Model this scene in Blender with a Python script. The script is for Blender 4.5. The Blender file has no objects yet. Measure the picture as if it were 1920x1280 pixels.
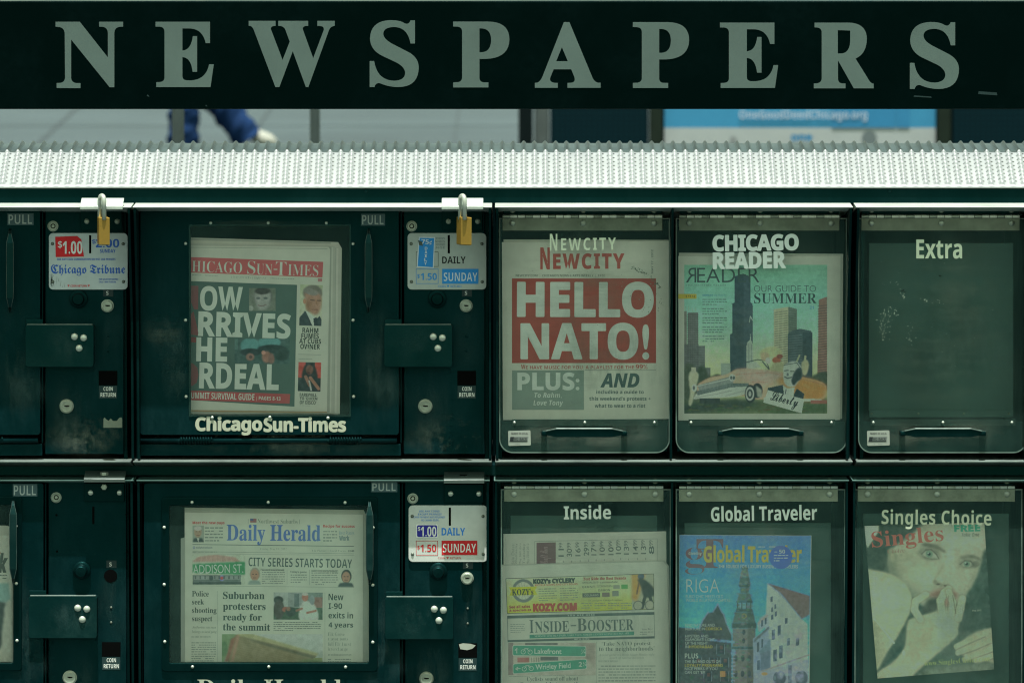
import bpy, bmesh, math, random
import numpy as np
from mathutils import Vector, Matrix
random.seed(7); RNG = np.random.default_rng(7)
sc = bpy.context.scene
COL = sc.collection

# ------------------------------------------------------------------ camera, sky, sun, exposure
W, H = 1920.0, 1280.0
F = 9800.0                      # focal length in photo pixels
S = 0.0009                      # metres per photo pixel on the front of the boxes
PITCH = math.radians(5.2)
DIST = 8.8
ZC = 0.95
CAM = np.array([0.0, -DIST, ZC + DIST * math.tan(PITCH)])
cd = bpy.data.cameras.new('camera'); cam = bpy.data.objects.new('camera', cd); COL.objects.link(cam)
cam.location = CAM; cam.rotation_euler = (math.pi / 2 - PITCH, 0, 0)
cd.sensor_width = 36; cd.lens = F / W * 36; cd.clip_start = 0.1; cd.clip_end = 3000
cd.dof.use_dof = True; cd.dof.focus_distance = DIST / math.cos(PITCH); cd.dof.aperture_fstop = 11.5
sc.camera = cam
SUN_EL = math.radians(77.5)
w = bpy.data.worlds.new('World'); sc.world = w; w.use_nodes = True
nt = w.node_tree; bg = nt.nodes['Background']
sky = nt.nodes.new('ShaderNodeTexSky'); sky.sky_type = 'NISHITA'; sky.sun_disc = False
sky.sun_elevation = SUN_EL; sky.sun_rotation = math.pi; sky.air_density = 1.0; sky.dust_density = 2.0
tint = nt.nodes.new('ShaderNodeMix'); tint.data_type = 'RGBA'; tint.blend_type = 'MULTIPLY'; tint.inputs[0].default_value = 1
tint.inputs[7].default_value = (1.02, 1.0, 0.58, 1)
nt.links.new(sky.outputs[0], tint.inputs[6]); nt.links.new(tint.outputs[2], bg.inputs[0]); bg.inputs[1].default_value = 0.11
sl = bpy.data.lights.new('sun', 'SUN'); so = bpy.data.objects.new('sun', sl); COL.objects.link(so)
sl.energy = 3.25; sl.angle = math.radians(0.5); sl.color = (1.0, 0.99, 0.93)
so.rotation_euler = (math.pi / 2 - SUN_EL, 0, 0)     # shines down and away from the camera
so.location = (0, -3, 8)
sc.view_settings.view_transform = 'Standard'; sc.view_settings.look = 'None'
sc.view_settings.exposure = 1.65; sc.view_settings.gamma = 1.0
sc.cycles.filter_width = 1.15; sc.cycles.max_bounces = 8; sc.cycles.transparent_max_bounces = 12

# ------------------------------------------------------------------ geometry in photo pixels at a real depth
FW = np.array([0, math.cos(PITCH), -math.sin(PITCH)]); UP = np.array([0, math.sin(PITCH), math.cos(PITCH)]); RT = np.array([1.0, 0, 0])

def P(x, y, d):
    """photo pixel (x, y) -> the point of the vertical plane d pixels in front of the doors"""
    r = FW * F + RT * (x - W / 2) + UP * (H / 2 - y)
    t = (-d * S - CAM[1]) / r[1]
    return CAM + r * t

def G(x, y, z=0.0):
    r = FW * F + RT * (x - W / 2) + UP * (H / 2 - y)
    return CAM + r * ((z - CAM[2]) / r[2])

def PA(xy, d):
    xy = np.asarray(xy, float)
    r = FW[None] * F + RT[None] * (xy[:, :1] - W / 2) + UP[None] * (H / 2 - xy[:, 1:2])
    t = (-np.asarray(d, float) * S - CAM[1]) / r[:, 1]
    return CAM[None] + r * t[:, None]

def rotp(pts, ang, c=None):
    pts = np.asarray(pts, float)
    if not ang: return pts
    if c is None: c = (pts.min(0) + pts.max(0)) / 2
    a = math.radians(ang); R = np.array([[math.cos(a), -math.sin(a)], [math.sin(a), math.cos(a)]])   # + is clockwise on screen
    return (pts - c) @ R.T + c

class MB:
    def __init__(self): self.v = []; self.f = []; self.m = []; self.mats = []
    def mi(self, mat):
        if mat not in self.mats: self.mats.append(mat)
        return self.mats.index(mat)
    def add(self, verts, faces, mat):
        o = len(self.v); k = self.mi(mat)
        self.v.extend([tuple(p) for p in verts])
        for f in faces: self.f.append(tuple(i + o for i in f)); self.m.append(k)
    # flat polygon facing the viewer
    def poly(self, pts, d, mat, ang=0):
        pts = rotp(pts, ang)
        self.add(PA(pts, np.full(len(pts), d)), [tuple(range(len(pts)))[::-1]], mat)
    def rect(self, x0, y0, x1, y1, d, mat, ang=0): self.poly([(x0, y0), (x1, y0), (x1, y1), (x0, y1)], d, mat, ang)
    # outline extruded straight back from depth d0 to d1
    def prism(self, pts, d0, d1, mat, ang=0, back=True):
        pts = rotp(pts, ang); n = len(pts)
        a = PA(pts, np.full(n, d0)); b = a.copy(); b[:, 1] = -d1 * S
        fs = [tuple(range(n))[::-1]] + [(i, (i + 1) % n, n + (i + 1) % n, n + i) for i in range(n)]
        if back: fs.append(tuple(range(n, 2 * n)))
        self.add(np.vstack([a, b]), fs, mat)
    def box(self, x0, y0, x1, y1, d0, d1, mat, ang=0): self.prism([(x0, y0), (x1, y0), (x1, y1), (x0, y1)], d0, d1, mat, ang)
    # plate with a hole
    def ring(self, outer, inner, d0, d1, mat):
        n = len(outer)
        A = PA(outer, np.full(n, d0)); B = PA(inner, np.full(n, d0)); A2 = A.copy(); A2[:, 1] = -d1 * S; B2 = B.copy(); B2[:, 1] = -d1 * S
        fs = []
        for i in range(n):
            j = (i + 1) % n
            fs += [(i, n + i, n + j, j), (2 * n + i, 2 * n + j, 3 * n + j, 3 * n + i), (i, j, 2 * n + j, 2 * n + i), (n + i, 3 * n + i, 3 * n + j, n + j)]
        self.add(np.vstack([A, B, A2, B2]), fs, mat)
    # side profile [(depth, y)] extruded sideways
    def side(self, x0, x1, prof, mat):
        n = len(prof); dm, ym = max(prof)
        X0, X1 = P(x0, ym, dm)[0], P(x1, ym, dm)[0]
        vs = []
        for X in (X0, X1):
            for d, y in prof:
                p = P((x0 + x1) / 2, y, d); vs.append((X, p[1], p[2]))
        fs = [tuple(range(n)), tuple(range(2 * n - 1, n - 1, -1))] + [(i, n + i, n + (i + 1) % n, (i + 1) % n) for i in range(n)]
        self.add(vs, fs, mat)
    def lathe(self, cx, cy, prof, mat, n=20, sx=1, sy=1):
        """rings (radius, depth) about an axis that faces the viewer, first ring closed with a cap, last too"""
        c = P(cx, cy, prof[0][1]); vs = []; fs = []
        for r, d in prof:
            for i in range(n):
                a = 2 * math.pi * i / n
                vs.append((c[0] + math.cos(a) * r * S * sx, -d * S, c[2] + math.sin(a) * r * S * sy))
        m = len(prof)
        for k in range(m - 1):
            for i in range(n):
                j = (i + 1) % n; fs.append((k * n + i, k * n + j, (k + 1) * n + j, (k + 1) * n + i))
        fs.append(tuple(range(n))[::-1]); fs.append(tuple((m - 1) * n + i for i in range(n)))
        self.add(vs, fs, mat)
    def dome(self, cx, cy, r, d, mat, h=None, n=16):
        h = h or r * .55
        prof = [(r * math.cos(t), d + h * math.sin(t)) for t in (0, .35, .7, 1.0, 1.25, 1.45)]
        prof = [(r, d - 2)] + prof
        self.lathe(cx, cy, prof, mat, n)
    def cyl(self, cx, cy, r, d0, d1, mat, n=24, ch=1.0): self.lathe(cx, cy, [(r, d1), (r, d0 - ch), (max(r - ch, .1), d0)], mat, n)
    def tube(self, path, r, mat, n=10):
        """round bar along [(x, y, d)]"""
        pts = [Vector(P(*p)) for p in path]; vs = []; fs = []; prev = None
        rr = r if isinstance(r, (list, tuple)) else [r] * len(pts)
        for i, p in enumerate(pts):
            t = (pts[min(i + 1, len(pts) - 1)] - pts[max(i - 1, 0)]).normalized()
            if prev is None: u = t.orthogonal().normalized()
            else: u = (prev - t * prev.dot(t)).normalized()
            prev = u; b = t.cross(u)
            for k in range(n):
                a = 2 * math.pi * k / n; vs.append(p + (u * math.cos(a) + b * math.sin(a)) * rr[i] * S)
        for i in range(len(pts) - 1):
            for k in range(n):
                j = (k + 1) % n; fs.append((i * n + k, i * n + j, (i + 1) * n + j, (i + 1) * n + k))
        fs.append(tuple(range(n))[::-1]); fs.append(tuple((len(pts) - 1) * n + k for k in range(n)))
        self.add(vs, fs, mat)
    def strap(self, secs, mat, vertical=True, th=4):
        """flat bar, sections (pos along, centre across, half width, depth)"""
        vs = []; fs = []; es = []
        for t, c, hw, d in secs:
            for s_, dd in ((-hw, 0), (hw, 0), (hw, -th), (-hw, -th)):
                vs.append(P(c + s_, t, d + dd) if vertical else P(t, c + s_, d + dd))
        m = len(secs)
        for i in range(m - 1):
            for k in range(4):
                j = (k + 1) % 4; (fs if k % 2 == 0 else es).append((4 * i + k, 4 * i + j, 4 * i + 4 + j, 4 * i + 4 + k))
        fs.append((3, 2, 1, 0)); fs.append(tuple(4 * (m - 1) + k for k in range(4)))
        for s_ in ((-1, 1) if vertical else (-1,)):  # thin bars along the edges carry the painted highlight
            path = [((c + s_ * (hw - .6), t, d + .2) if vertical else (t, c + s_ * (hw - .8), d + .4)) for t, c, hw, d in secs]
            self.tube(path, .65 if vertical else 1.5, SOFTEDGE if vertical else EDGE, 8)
        o = len(self.v); self.add(vs, fs, mat); ke = self.mi(SOFTEDGE)
        for f in es: self.f.append(tuple(i + o for i in f)); self.m.append(ke)
    def build(self, name, parent=None, bevel=0, smooth=False, fix=True):
        me = bpy.data.meshes.new(name)
        o = bpy.data.objects.new(name, me); COL.objects.link(o)
        off = np.zeros(3)
        if parent is not None:
            o.parent = parent
            q = parent
            while q is not None: off += np.array(q.location); q = q.parent
        vs = np.array(self.v, float) - off
        if parent is None:
            c = np.array([(vs[:, 0].min() + vs[:, 0].max()) / 2, (vs[:, 1].min() + vs[:, 1].max()) / 2, vs[:, 2].min()])
            o.location = c; vs = vs - c
        me.from_pydata(vs.tolist(), [], self.f)
        for m in self.mats: me.materials.append(m)
        me.polygons.foreach_set('material_index', self.m)
        if fix:
            bm = bmesh.new(); bm.from_mesh(me); bmesh.ops.recalc_face_normals(bm, faces=bm.faces); bm.to_mesh(me); bm.free()
        if smooth: me.polygons.foreach_set('use_smooth', [True] * len(me.polygons))
        if bevel:
            b = o.modifiers.new('bevel', 'BEVEL'); b.width = bevel * S; b.segments = 2; b.limit_method = 'ANGLE'; b.angle_limit = math.radians(40)
        return o

def thing(name, label, cat, loc, group=None):
    o = bpy.data.objects.new(name, None); COL.objects.link(o); o.location = loc; o.empty_display_size = .05
    o['label'] = label; o['category'] = cat
    if group: o['group'] = group
    return o

def tag(o, label, cat, group=None):
    o['label'] = label; o['category'] = cat
    if group: o['group'] = group
    return o

def rrect(x0, y0, x1, y1, r, n=5, corners=(1, 1, 1, 1)):
    """rounded rectangle, corners tl tr br bl"""
    out = []
    for k, (cx, cy, a0) in enumerate(((x0 + r, y0 + r, 180), (x1 - r, y0 + r, 270), (x1 - r, y1 - r, 0), (x0 + r, y1 - r, 90))):
        if not corners[k]:
            out += [((x0, y0), (x1, y0), (x1, y1), (x0, y1))[k]] * 1; continue
        for i in range(n + 1):
            a = math.radians(a0 + 90 * i / n); out.append((cx + r * math.cos(a), cy + r * math.sin(a)))
    return out

# ------------------------------------------------------------------ materials
def lin(c):
    c = np.asarray(c, float) / 255
    return np.where(c <= .04045, c / 12.92, ((c + .055) / 1.055) ** 2.4)

def new_mat(name):
    m = bpy.data.materials.new(name); m.use_nodes = True; m.node_tree.nodes.clear()
    out = m.node_tree.nodes.new('ShaderNodeOutputMaterial'); return m, m.node_tree.nodes, m.node_tree.links, out

def noise(N, L, scale, detail=4, rough=.6, coord=None, stretch=None):
    t = N.new('ShaderNodeTexNoise'); t.inputs['Scale'].default_value = scale; t.inputs['Detail'].default_value = detail; t.inputs['Roughness'].default_value = rough
    g = N.new('ShaderNodeNewGeometry')
    if stretch:
        mp = N.new('ShaderNodeMapping'); mp.inputs['Scale'].default_value = stretch; L.new(g.outputs['Position'], mp.inputs['Vector']); L.new(mp.outputs[0], t.inputs['Vector'])
    else: L.new(g.outputs['Position'], t.inputs['Vector'])
    return t

def ramp(N, L, src, stops):
    r = N.new('ShaderNodeValToRGB'); e = r.color_ramp.elements
    while len(e) < len(stops): e.new(.5)
    for k, (p, c) in enumerate(stops): e[k].position = p; e[k].color = (c, c, c, 1) if not isinstance(c, tuple) else (*c, 1)
    L.new(src, r.inputs[0]); return r

def mixc(N, L, fac, a, b, mode='MIX'):
    x = N.new('ShaderNodeMix'); x.data_type = 'RGBA'; x.blend_type = mode
    for s, v in ((0, fac), (6, a), (7, b)):
        if hasattr(v, 'links') or hasattr(v, 'is_linked'): L.new(v, x.inputs[s])
        else: x.inputs[s].default_value = v if s == 0 else (*v, 1)
    return x.outputs[2]

def surface(name, col, rough=.5, metal=0, spec=.5, stint=None, dust=None, dust_amt=.0, var=.15, vscale=18, bump=0, bscale=60, streak=False, wear=None):
    m, N, L, out = new_mat(name)
    b = N.new('ShaderNodeBsdfPrincipled'); b.inputs['Roughness'].default_value = rough; b.inputs['Metallic'].default_value = metal
    b.inputs['Specular IOR Level'].default_value = spec
    if stint: b.inputs['Specular Tint'].default_value = (*stint, 1)
    n1 = noise(N, L, vscale, 5)
    r1 = ramp(N, L, n1.outputs[0], [(.3, 1 - var), (.7, 1 + var)])
    c = mixc(N, L, 1.0, tuple(col), r1.outputs[0], 'MULTIPLY')
    if dust is not None:
        n2 = noise(N, L, 5.5, 8, .68, stretch=(1, 1, .45) if streak else None)
        r2 = ramp(N, L, n2.outputs[0], [(.44, 0), (.72, dust_amt)])
        n3 = noise(N, L, 90, 4, .7, stretch=(1, 1, .25) if streak else None)
        r3 = ramp(N, L, n3.outputs[0], [(.35, .25), (.7, 1)])
        mu = N.new('ShaderNodeMath'); mu.operation = 'MULTIPLY'; L.new(r2.outputs[0], mu.inputs[0]); L.new(r3.outputs[0], mu.inputs[1])
        c = mixc(N, L, mu.outputs[0], c, tuple(dust))
        rr = N.new('ShaderNodeMath'); rr.operation = 'MULTIPLY_ADD'; L.new(mu.outputs[0], rr.inputs[0]); rr.inputs[1].default_value = 1.2; rr.inputs[2].default_value = rough
        L.new(rr.outputs[0], b.inputs['Roughness'])
    if wear is not None:
        n4 = noise(N, L, 130, 6, .75); r4 = ramp(N, L, n4.outputs[0], [(.66, 0), (.70, 1)])
        n5 = noise(N, L, 9, 3); r5 = ramp(N, L, n5.outputs[0], [(.55, 0), (.7, .8)])
        mu = N.new('ShaderNodeMath'); mu.operation = 'MULTIPLY'; L.new(r4.outputs[0], mu.inputs[0]); L.new(r5.outputs[0], mu.inputs[1])
        c = mixc(N, L, mu.outputs[0], c, tuple(wear))
    L.new(c, b.inputs['Base Color'])
    if bump:
        nb = noise(N, L, bscale, 3); bp = N.new('ShaderNodeBump'); bp.inputs['Strength'].default_value = bump; bp.inputs['Distance'].default_value = .002
        L.new(nb.outputs[0], bp.inputs['Height']); L.new(bp.outputs[0], b.inputs['Normal'])
    L.new(b.outputs[0], out.inputs[0]); return m

PAINT = surface('dark_green_paint', (.0002, .0050, .0066), .42, 0, .2, stint=(.12, .85, .85), dust=(.014, .042, .046), dust_amt=.5, var=.25, bump=.12, bscale=140, streak=True, wear=(.06, .09, .08))
PAINT2 = surface('dark_green_frame_paint', (.0002, .0032, .0037), .38, 0, .18, stint=(.12, .85, .85), dust=(.012, .03, .03), dust_amt=.2, var=.2, bump=.1, bscale=120, streak=True)
COVERP = surface('dark_green_cover_paint', (.0012, .0085, .0092), .36, 0, .26, stint=(.12, .85, .85), dust=(.03, .058, .052), dust_amt=.3, var=.2, bump=.1, bscale=150)
SIGNP = surface('sign_paint', (.0001, .0004, .0005), .34, 0, .085, stint=(.12, .85, .85), dust=(.005, .012, .012), dust_amt=.15, var=.2)
SILLM = surface('worn_sill_and_cover_highlight', (.10, .13, .12), .42, .2, .5, dust=(.05, .07, .06), dust_amt=.6, var=.3, wear=(.02, .03, .03))  # sill metal, also the painted highlight strip on the latch cover
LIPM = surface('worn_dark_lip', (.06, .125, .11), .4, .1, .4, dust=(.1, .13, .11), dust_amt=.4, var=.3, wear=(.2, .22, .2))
KNUCK = surface('polished_knuckle', (.62, .66, .58), .35, .2, .5, var=.2, vscale=60)
HANDLE = surface('handle_paint', (.0015, .0075, .008), .33, 0, .3, stint=(.2, .9, .9), dust=(.03, .055, .052), dust_amt=.4, var=.2)
SOFTEDGE = surface('handle_rim_highlight', (.022, .042, .04), .35, .2, .5, var=.5, vscale=40)  # lighter rim colour paints the highlight outlining the handles
EDGE = surface('edge_highlight', (.085, .12, .108), .35, .4, .5, var=.35, vscale=60)  # pale colour paints the light caught along a horizontal handle's top
ACRE = surface('acrylic_edge_glint', (.09, .14, .12), .3, 0, .5, var=.3, vscale=30)  # pale rim colour paints a glint round the clear doors
BLACK = surface('black_void', (.0008, .0012, .0012), .9, 0, .05)
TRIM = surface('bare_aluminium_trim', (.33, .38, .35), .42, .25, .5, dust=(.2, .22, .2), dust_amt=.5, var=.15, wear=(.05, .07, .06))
STEEL = surface('brushed_steel', (.30, .345, .29), .38, .55, .5, dust=(.1, .115, .085), dust_amt=.8, var=.15, bump=.1, bscale=200)
HINGE = surface('dull_hinge_steel', (.15, .18, .135), .5, .25, .4, dust=(.09, .12, .085), dust_amt=.8, var=.3, vscale=30, bump=.1, bscale=200)
CHROME = surface('bright_rivet_steel', (.40, .44, .39), .3, .5, .5, var=.08)
DARKSTEEL = surface('dark_rivet_steel', (.10, .12, .10), .4, .4, .5, var=.2)
BRASS = surface('padlock_brass', (.25, .155, .025), .38, .5, .5, dust=(.1, .07, .02), dust_amt=.3, var=.12)
SHELF = surface('white_tread_metal', (.225, .25, .255), .36, .2, .5, var=.06, dust=(.18, .2, .19), dust_amt=.3)
VINYL = surface('sign_letter_vinyl', (.058, .089, .082), .55, 0, .3, dust=(.045, .068, .062), dust_amt=.5, var=.09, vscale=10)

# printing: colours are given as they read in the photograph on a lit page, then taken back to reflectance
EIN = np.array([.43, .555, .43]); EOUT = np.array([1.1, 1.16, 1.0])
_ink = {}
def page_light(rgb, alb=.66, tint=(1.03, 1.0, .93)):
    """the listed colour of bare paper and its real reflectance set the scale for the inks of one page"""
    global EIN
    EIN = lin(rgb) / (np.array(tint) * alb)
def albedo(rgb, out=False):
    rgb = np.asarray(rgb, float)
    if not out: rgb = rgb + .16 * (rgb @ np.array([.3, .59, .11]) * np.array([.97, 1.04, .93]) - rgb)      # newsprint inks are dull
    return np.clip(lin(rgb) / (EOUT if out else EIN), .003, .82)
def ink(r, g, b, out=False, gloss=.75):
    k = (r, g, b, out, 0 if out else round(float(EIN[1]), 4))
    if k not in _ink:
        _ink[k] = surface('ink_%02x%02x%02x' % (r, g, b) if not out else 'label_%02x%02x%02x' % (r, g, b), albedo((r, g, b), out), .6 if out else .75, 0, .25 if out else .12, var=.07, vscale=45 if out else 28, bump=.05 if out else .12, bscale=22)
    return _ink[k]

def print_mat():
    m, N, L, out = new_mat('printed_picture')
    b = N.new('ShaderNodeBsdfPrincipled'); b.inputs['Roughness'].default_value = .7; b.inputs['Specular IOR Level'].default_value = .15
    a = N.new('ShaderNodeVertexColor'); a.layer_name = 'Col'
    n1 = noise(N, L, 700, 2); r1 = ramp(N, L, n1.outputs[0], [(.3, .88), (.7, 1.12)])
    L.new(mixc(N, L, 1.0, a.outputs[0], r1.outputs[0], 'MULTIPLY'), b.inputs['Base Color'])
    nb = noise(N, L, 22, 3); bp = N.new('ShaderNodeBump'); bp.inputs['Strength'].default_value = .12; bp.inputs['Distance'].default_value = .002
    L.new(nb.outputs[0], bp.inputs['Height']); L.new(bp.outputs[0], b.inputs['Normal'])
    L.new(b.outputs[0], out.inputs[0]); return m
PRINT = print_mat()

def glass_mat(name, tintc, dust, lo=.04):
    m, N, L, out = new_mat(name)
    tr = N.new('ShaderNodeBsdfTransparent'); tr.inputs[0].default_value = (*tintc, 1)
    gl = N.new('ShaderNodeBsdfGlossy'); gl.inputs['Roughness'].default_value = .08; gl.inputs[0].default_value = (.35, .85, .78, 1)
    fr = N.new('ShaderNodeFresnel'); fr.inputs[0].default_value = 1.45
    mx = N.new('ShaderNodeMixShader'); L.new(fr.outputs[0], mx.inputs[0]); L.new(tr.outputs[0], mx.inputs[1]); L.new(gl.outputs[0], mx.inputs[2])
    df = N.new('ShaderNodeBsdfDiffuse'); df.inputs[0].default_value = (.24, .48, .40, 1)
    n = noise(N, L, 7, 7, .65, stretch=(1.6, 1, .7)); r = ramp(N, L, n.outputs[0], [(.35, lo), (.72, dust)])
    n2 = noise(N, L, 260, 3, .7); r2 = ramp(N, L, n2.outputs[0], [(.71, 0), (.76, .35)])
    n3 = noise(N, L, 3.5, 2); r3 = ramp(N, L, n3.outputs[0], [(.5, 0), (.62, 1)])
    mu = N.new('ShaderNodeMath'); mu.operation = 'MULTIPLY'; L.new(r2.outputs[0], mu.inputs[0]); L.new(r3.outputs[0], mu.inputs[1])
    ad = N.new('ShaderNodeMath'); ad.operation = 'ADD'; L.new(r.outputs[0], ad.inputs[0]); L.new(mu.outputs[0], ad.inputs[1])
    m2 = N.new('ShaderNodeMixShader'); L.new(ad.outputs[0], m2.inputs[0]); L.new(mx.outputs[0], m2.inputs[1]); L.new(df.outputs[0], m2.inputs[2])
    L.new(m2.outputs[0], out.inputs[0]); return m
GLASS = glass_mat('dusty_acrylic', (.99, .99, .955), .07, .012)

# ------------------------------------------------------------------ lettering
_tc = {}
def _map(s, style):
    tab = {'sb': (0x1D400, 0x1D41A, 0x1D7CE), 'nb': (0x1D5D4, 0x1D5EE, 0x1D7EC), 'ni': (0x1D63C, 0x1D656, 0x1D7EC), 'si': (0x1D434, 0x1D44E, None),
           'fr': (0x1D56C, 0x1D586, None), 'scr': (0x1D4D0, 0x1D4EA, None)}
    if style == 'r': return s
    u, l, n = tab[style]; o = ''
    for c in s:
        if 'A' <= c <= 'Z': o += chr(u + ord(c) - 65)
        elif style == 'si' and c == 'h': o += '\u210e'
        elif 'a' <= c <= 'z': o += chr(l + ord(c) - 97)
        elif n and c.isdigit(): o += chr(n + int(c))
        else: o += c
    return o

def glyphs(s, style, off, shear, sp, align):
    k = (s, style, off, shear, sp, align)
    if k not in _tc:
        c = bpy.data.curves.new('t', 'FONT'); c.body = _map(s, style); c.offset = off; c.shear = shear; c.space_character = sp; c.align_x = align
        c.resolution_u = 4; c.space_line = .85
        o = bpy.data.objects.new('t', c); COL.objects.link(o)
        dg = bpy.context.evaluated_depsgraph_get(); me = bpy.data.meshes.new_from_object(o.evaluated_get(dg))
        v = np.zeros(len(me.vertices) * 3); me.vertices.foreach_get('co', v); v = v.reshape(-1, 3)[:, :2]
        f = [tuple(p.vertices) for p in me.polygons]
        bpy.data.objects.remove(o); bpy.data.curves.remove(c); bpy.data.meshes.remove(me)
        v = v - v.min(0); v = v / np.maximum(v.max(0), 1e-6)
        _tc[k] = (v, f)
    return _tc[k]

def text(mb, s, r, mat, d, style='nb', ang=0, off=0, shear=0, sp=1, align='LEFT', vert=False, fat=0):
    """writing that fills the pixel rectangle r = (x0, y0, x1, y1); vert: turned to read upwards"""
    v, f = glyphs(s, style, off, shear, sp, align); x0, y0, x1, y1 = r
    if vert: pts = np.stack([x0 + (1 - v[:, 1]) * (x1 - x0), y1 - v[:, 0] * (y1 - y0)], 1)
    else: pts = np.stack([x0 + v[:, 0] * (x1 - x0), y1 - v[:, 1] * (y1 - y0)], 1)
    pts = rotp(pts, ang, ((x0 + x1) / 2, (y0 + y1) / 2))
    if fat:      # heavier strokes: the outline laid down again round about
        for k in range(8): mb.add(PA(pts + fat * np.array([math.cos(k * math.pi / 4), math.sin(k * math.pi / 4)]), np.full(len(pts), d + .012 * (k + 1))), f, mat)
    mb.add(PA(pts, np.full(len(pts), d)), f, mat)

def greek(mb, x0, y0, x1, y1, n, mat, d, ang=0, dens=.8, h=.42):
    """lines of body copy too small to read"""
    c = ((x0 + x1) / 2, (y0 + y1) / 2); lh = (y1 - y0) / n
    for i in range(n):
        x = x0; y = y0 + (i + .5) * lh; end = x1 if i < n - 1 else x0 + (x1 - x0) * random.uniform(.4, .95)
        while x < end - 1:
            wl = min(random.uniform(2.2, 8) * max(.6, lh / 5), end - x)
            if random.random() < dens + .15:
                hh = lh * h * random.uniform(.7, 1.05)
                mb.poly(rotp([(x, y - hh / 2), (x + wl, y - hh / 2), (x + wl, y + hh / 2), (x, y + hh / 2)], ang, c), d, mat)
            x += wl + random.uniform(.9, 1.6) * max(.6, lh / 5)

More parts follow.
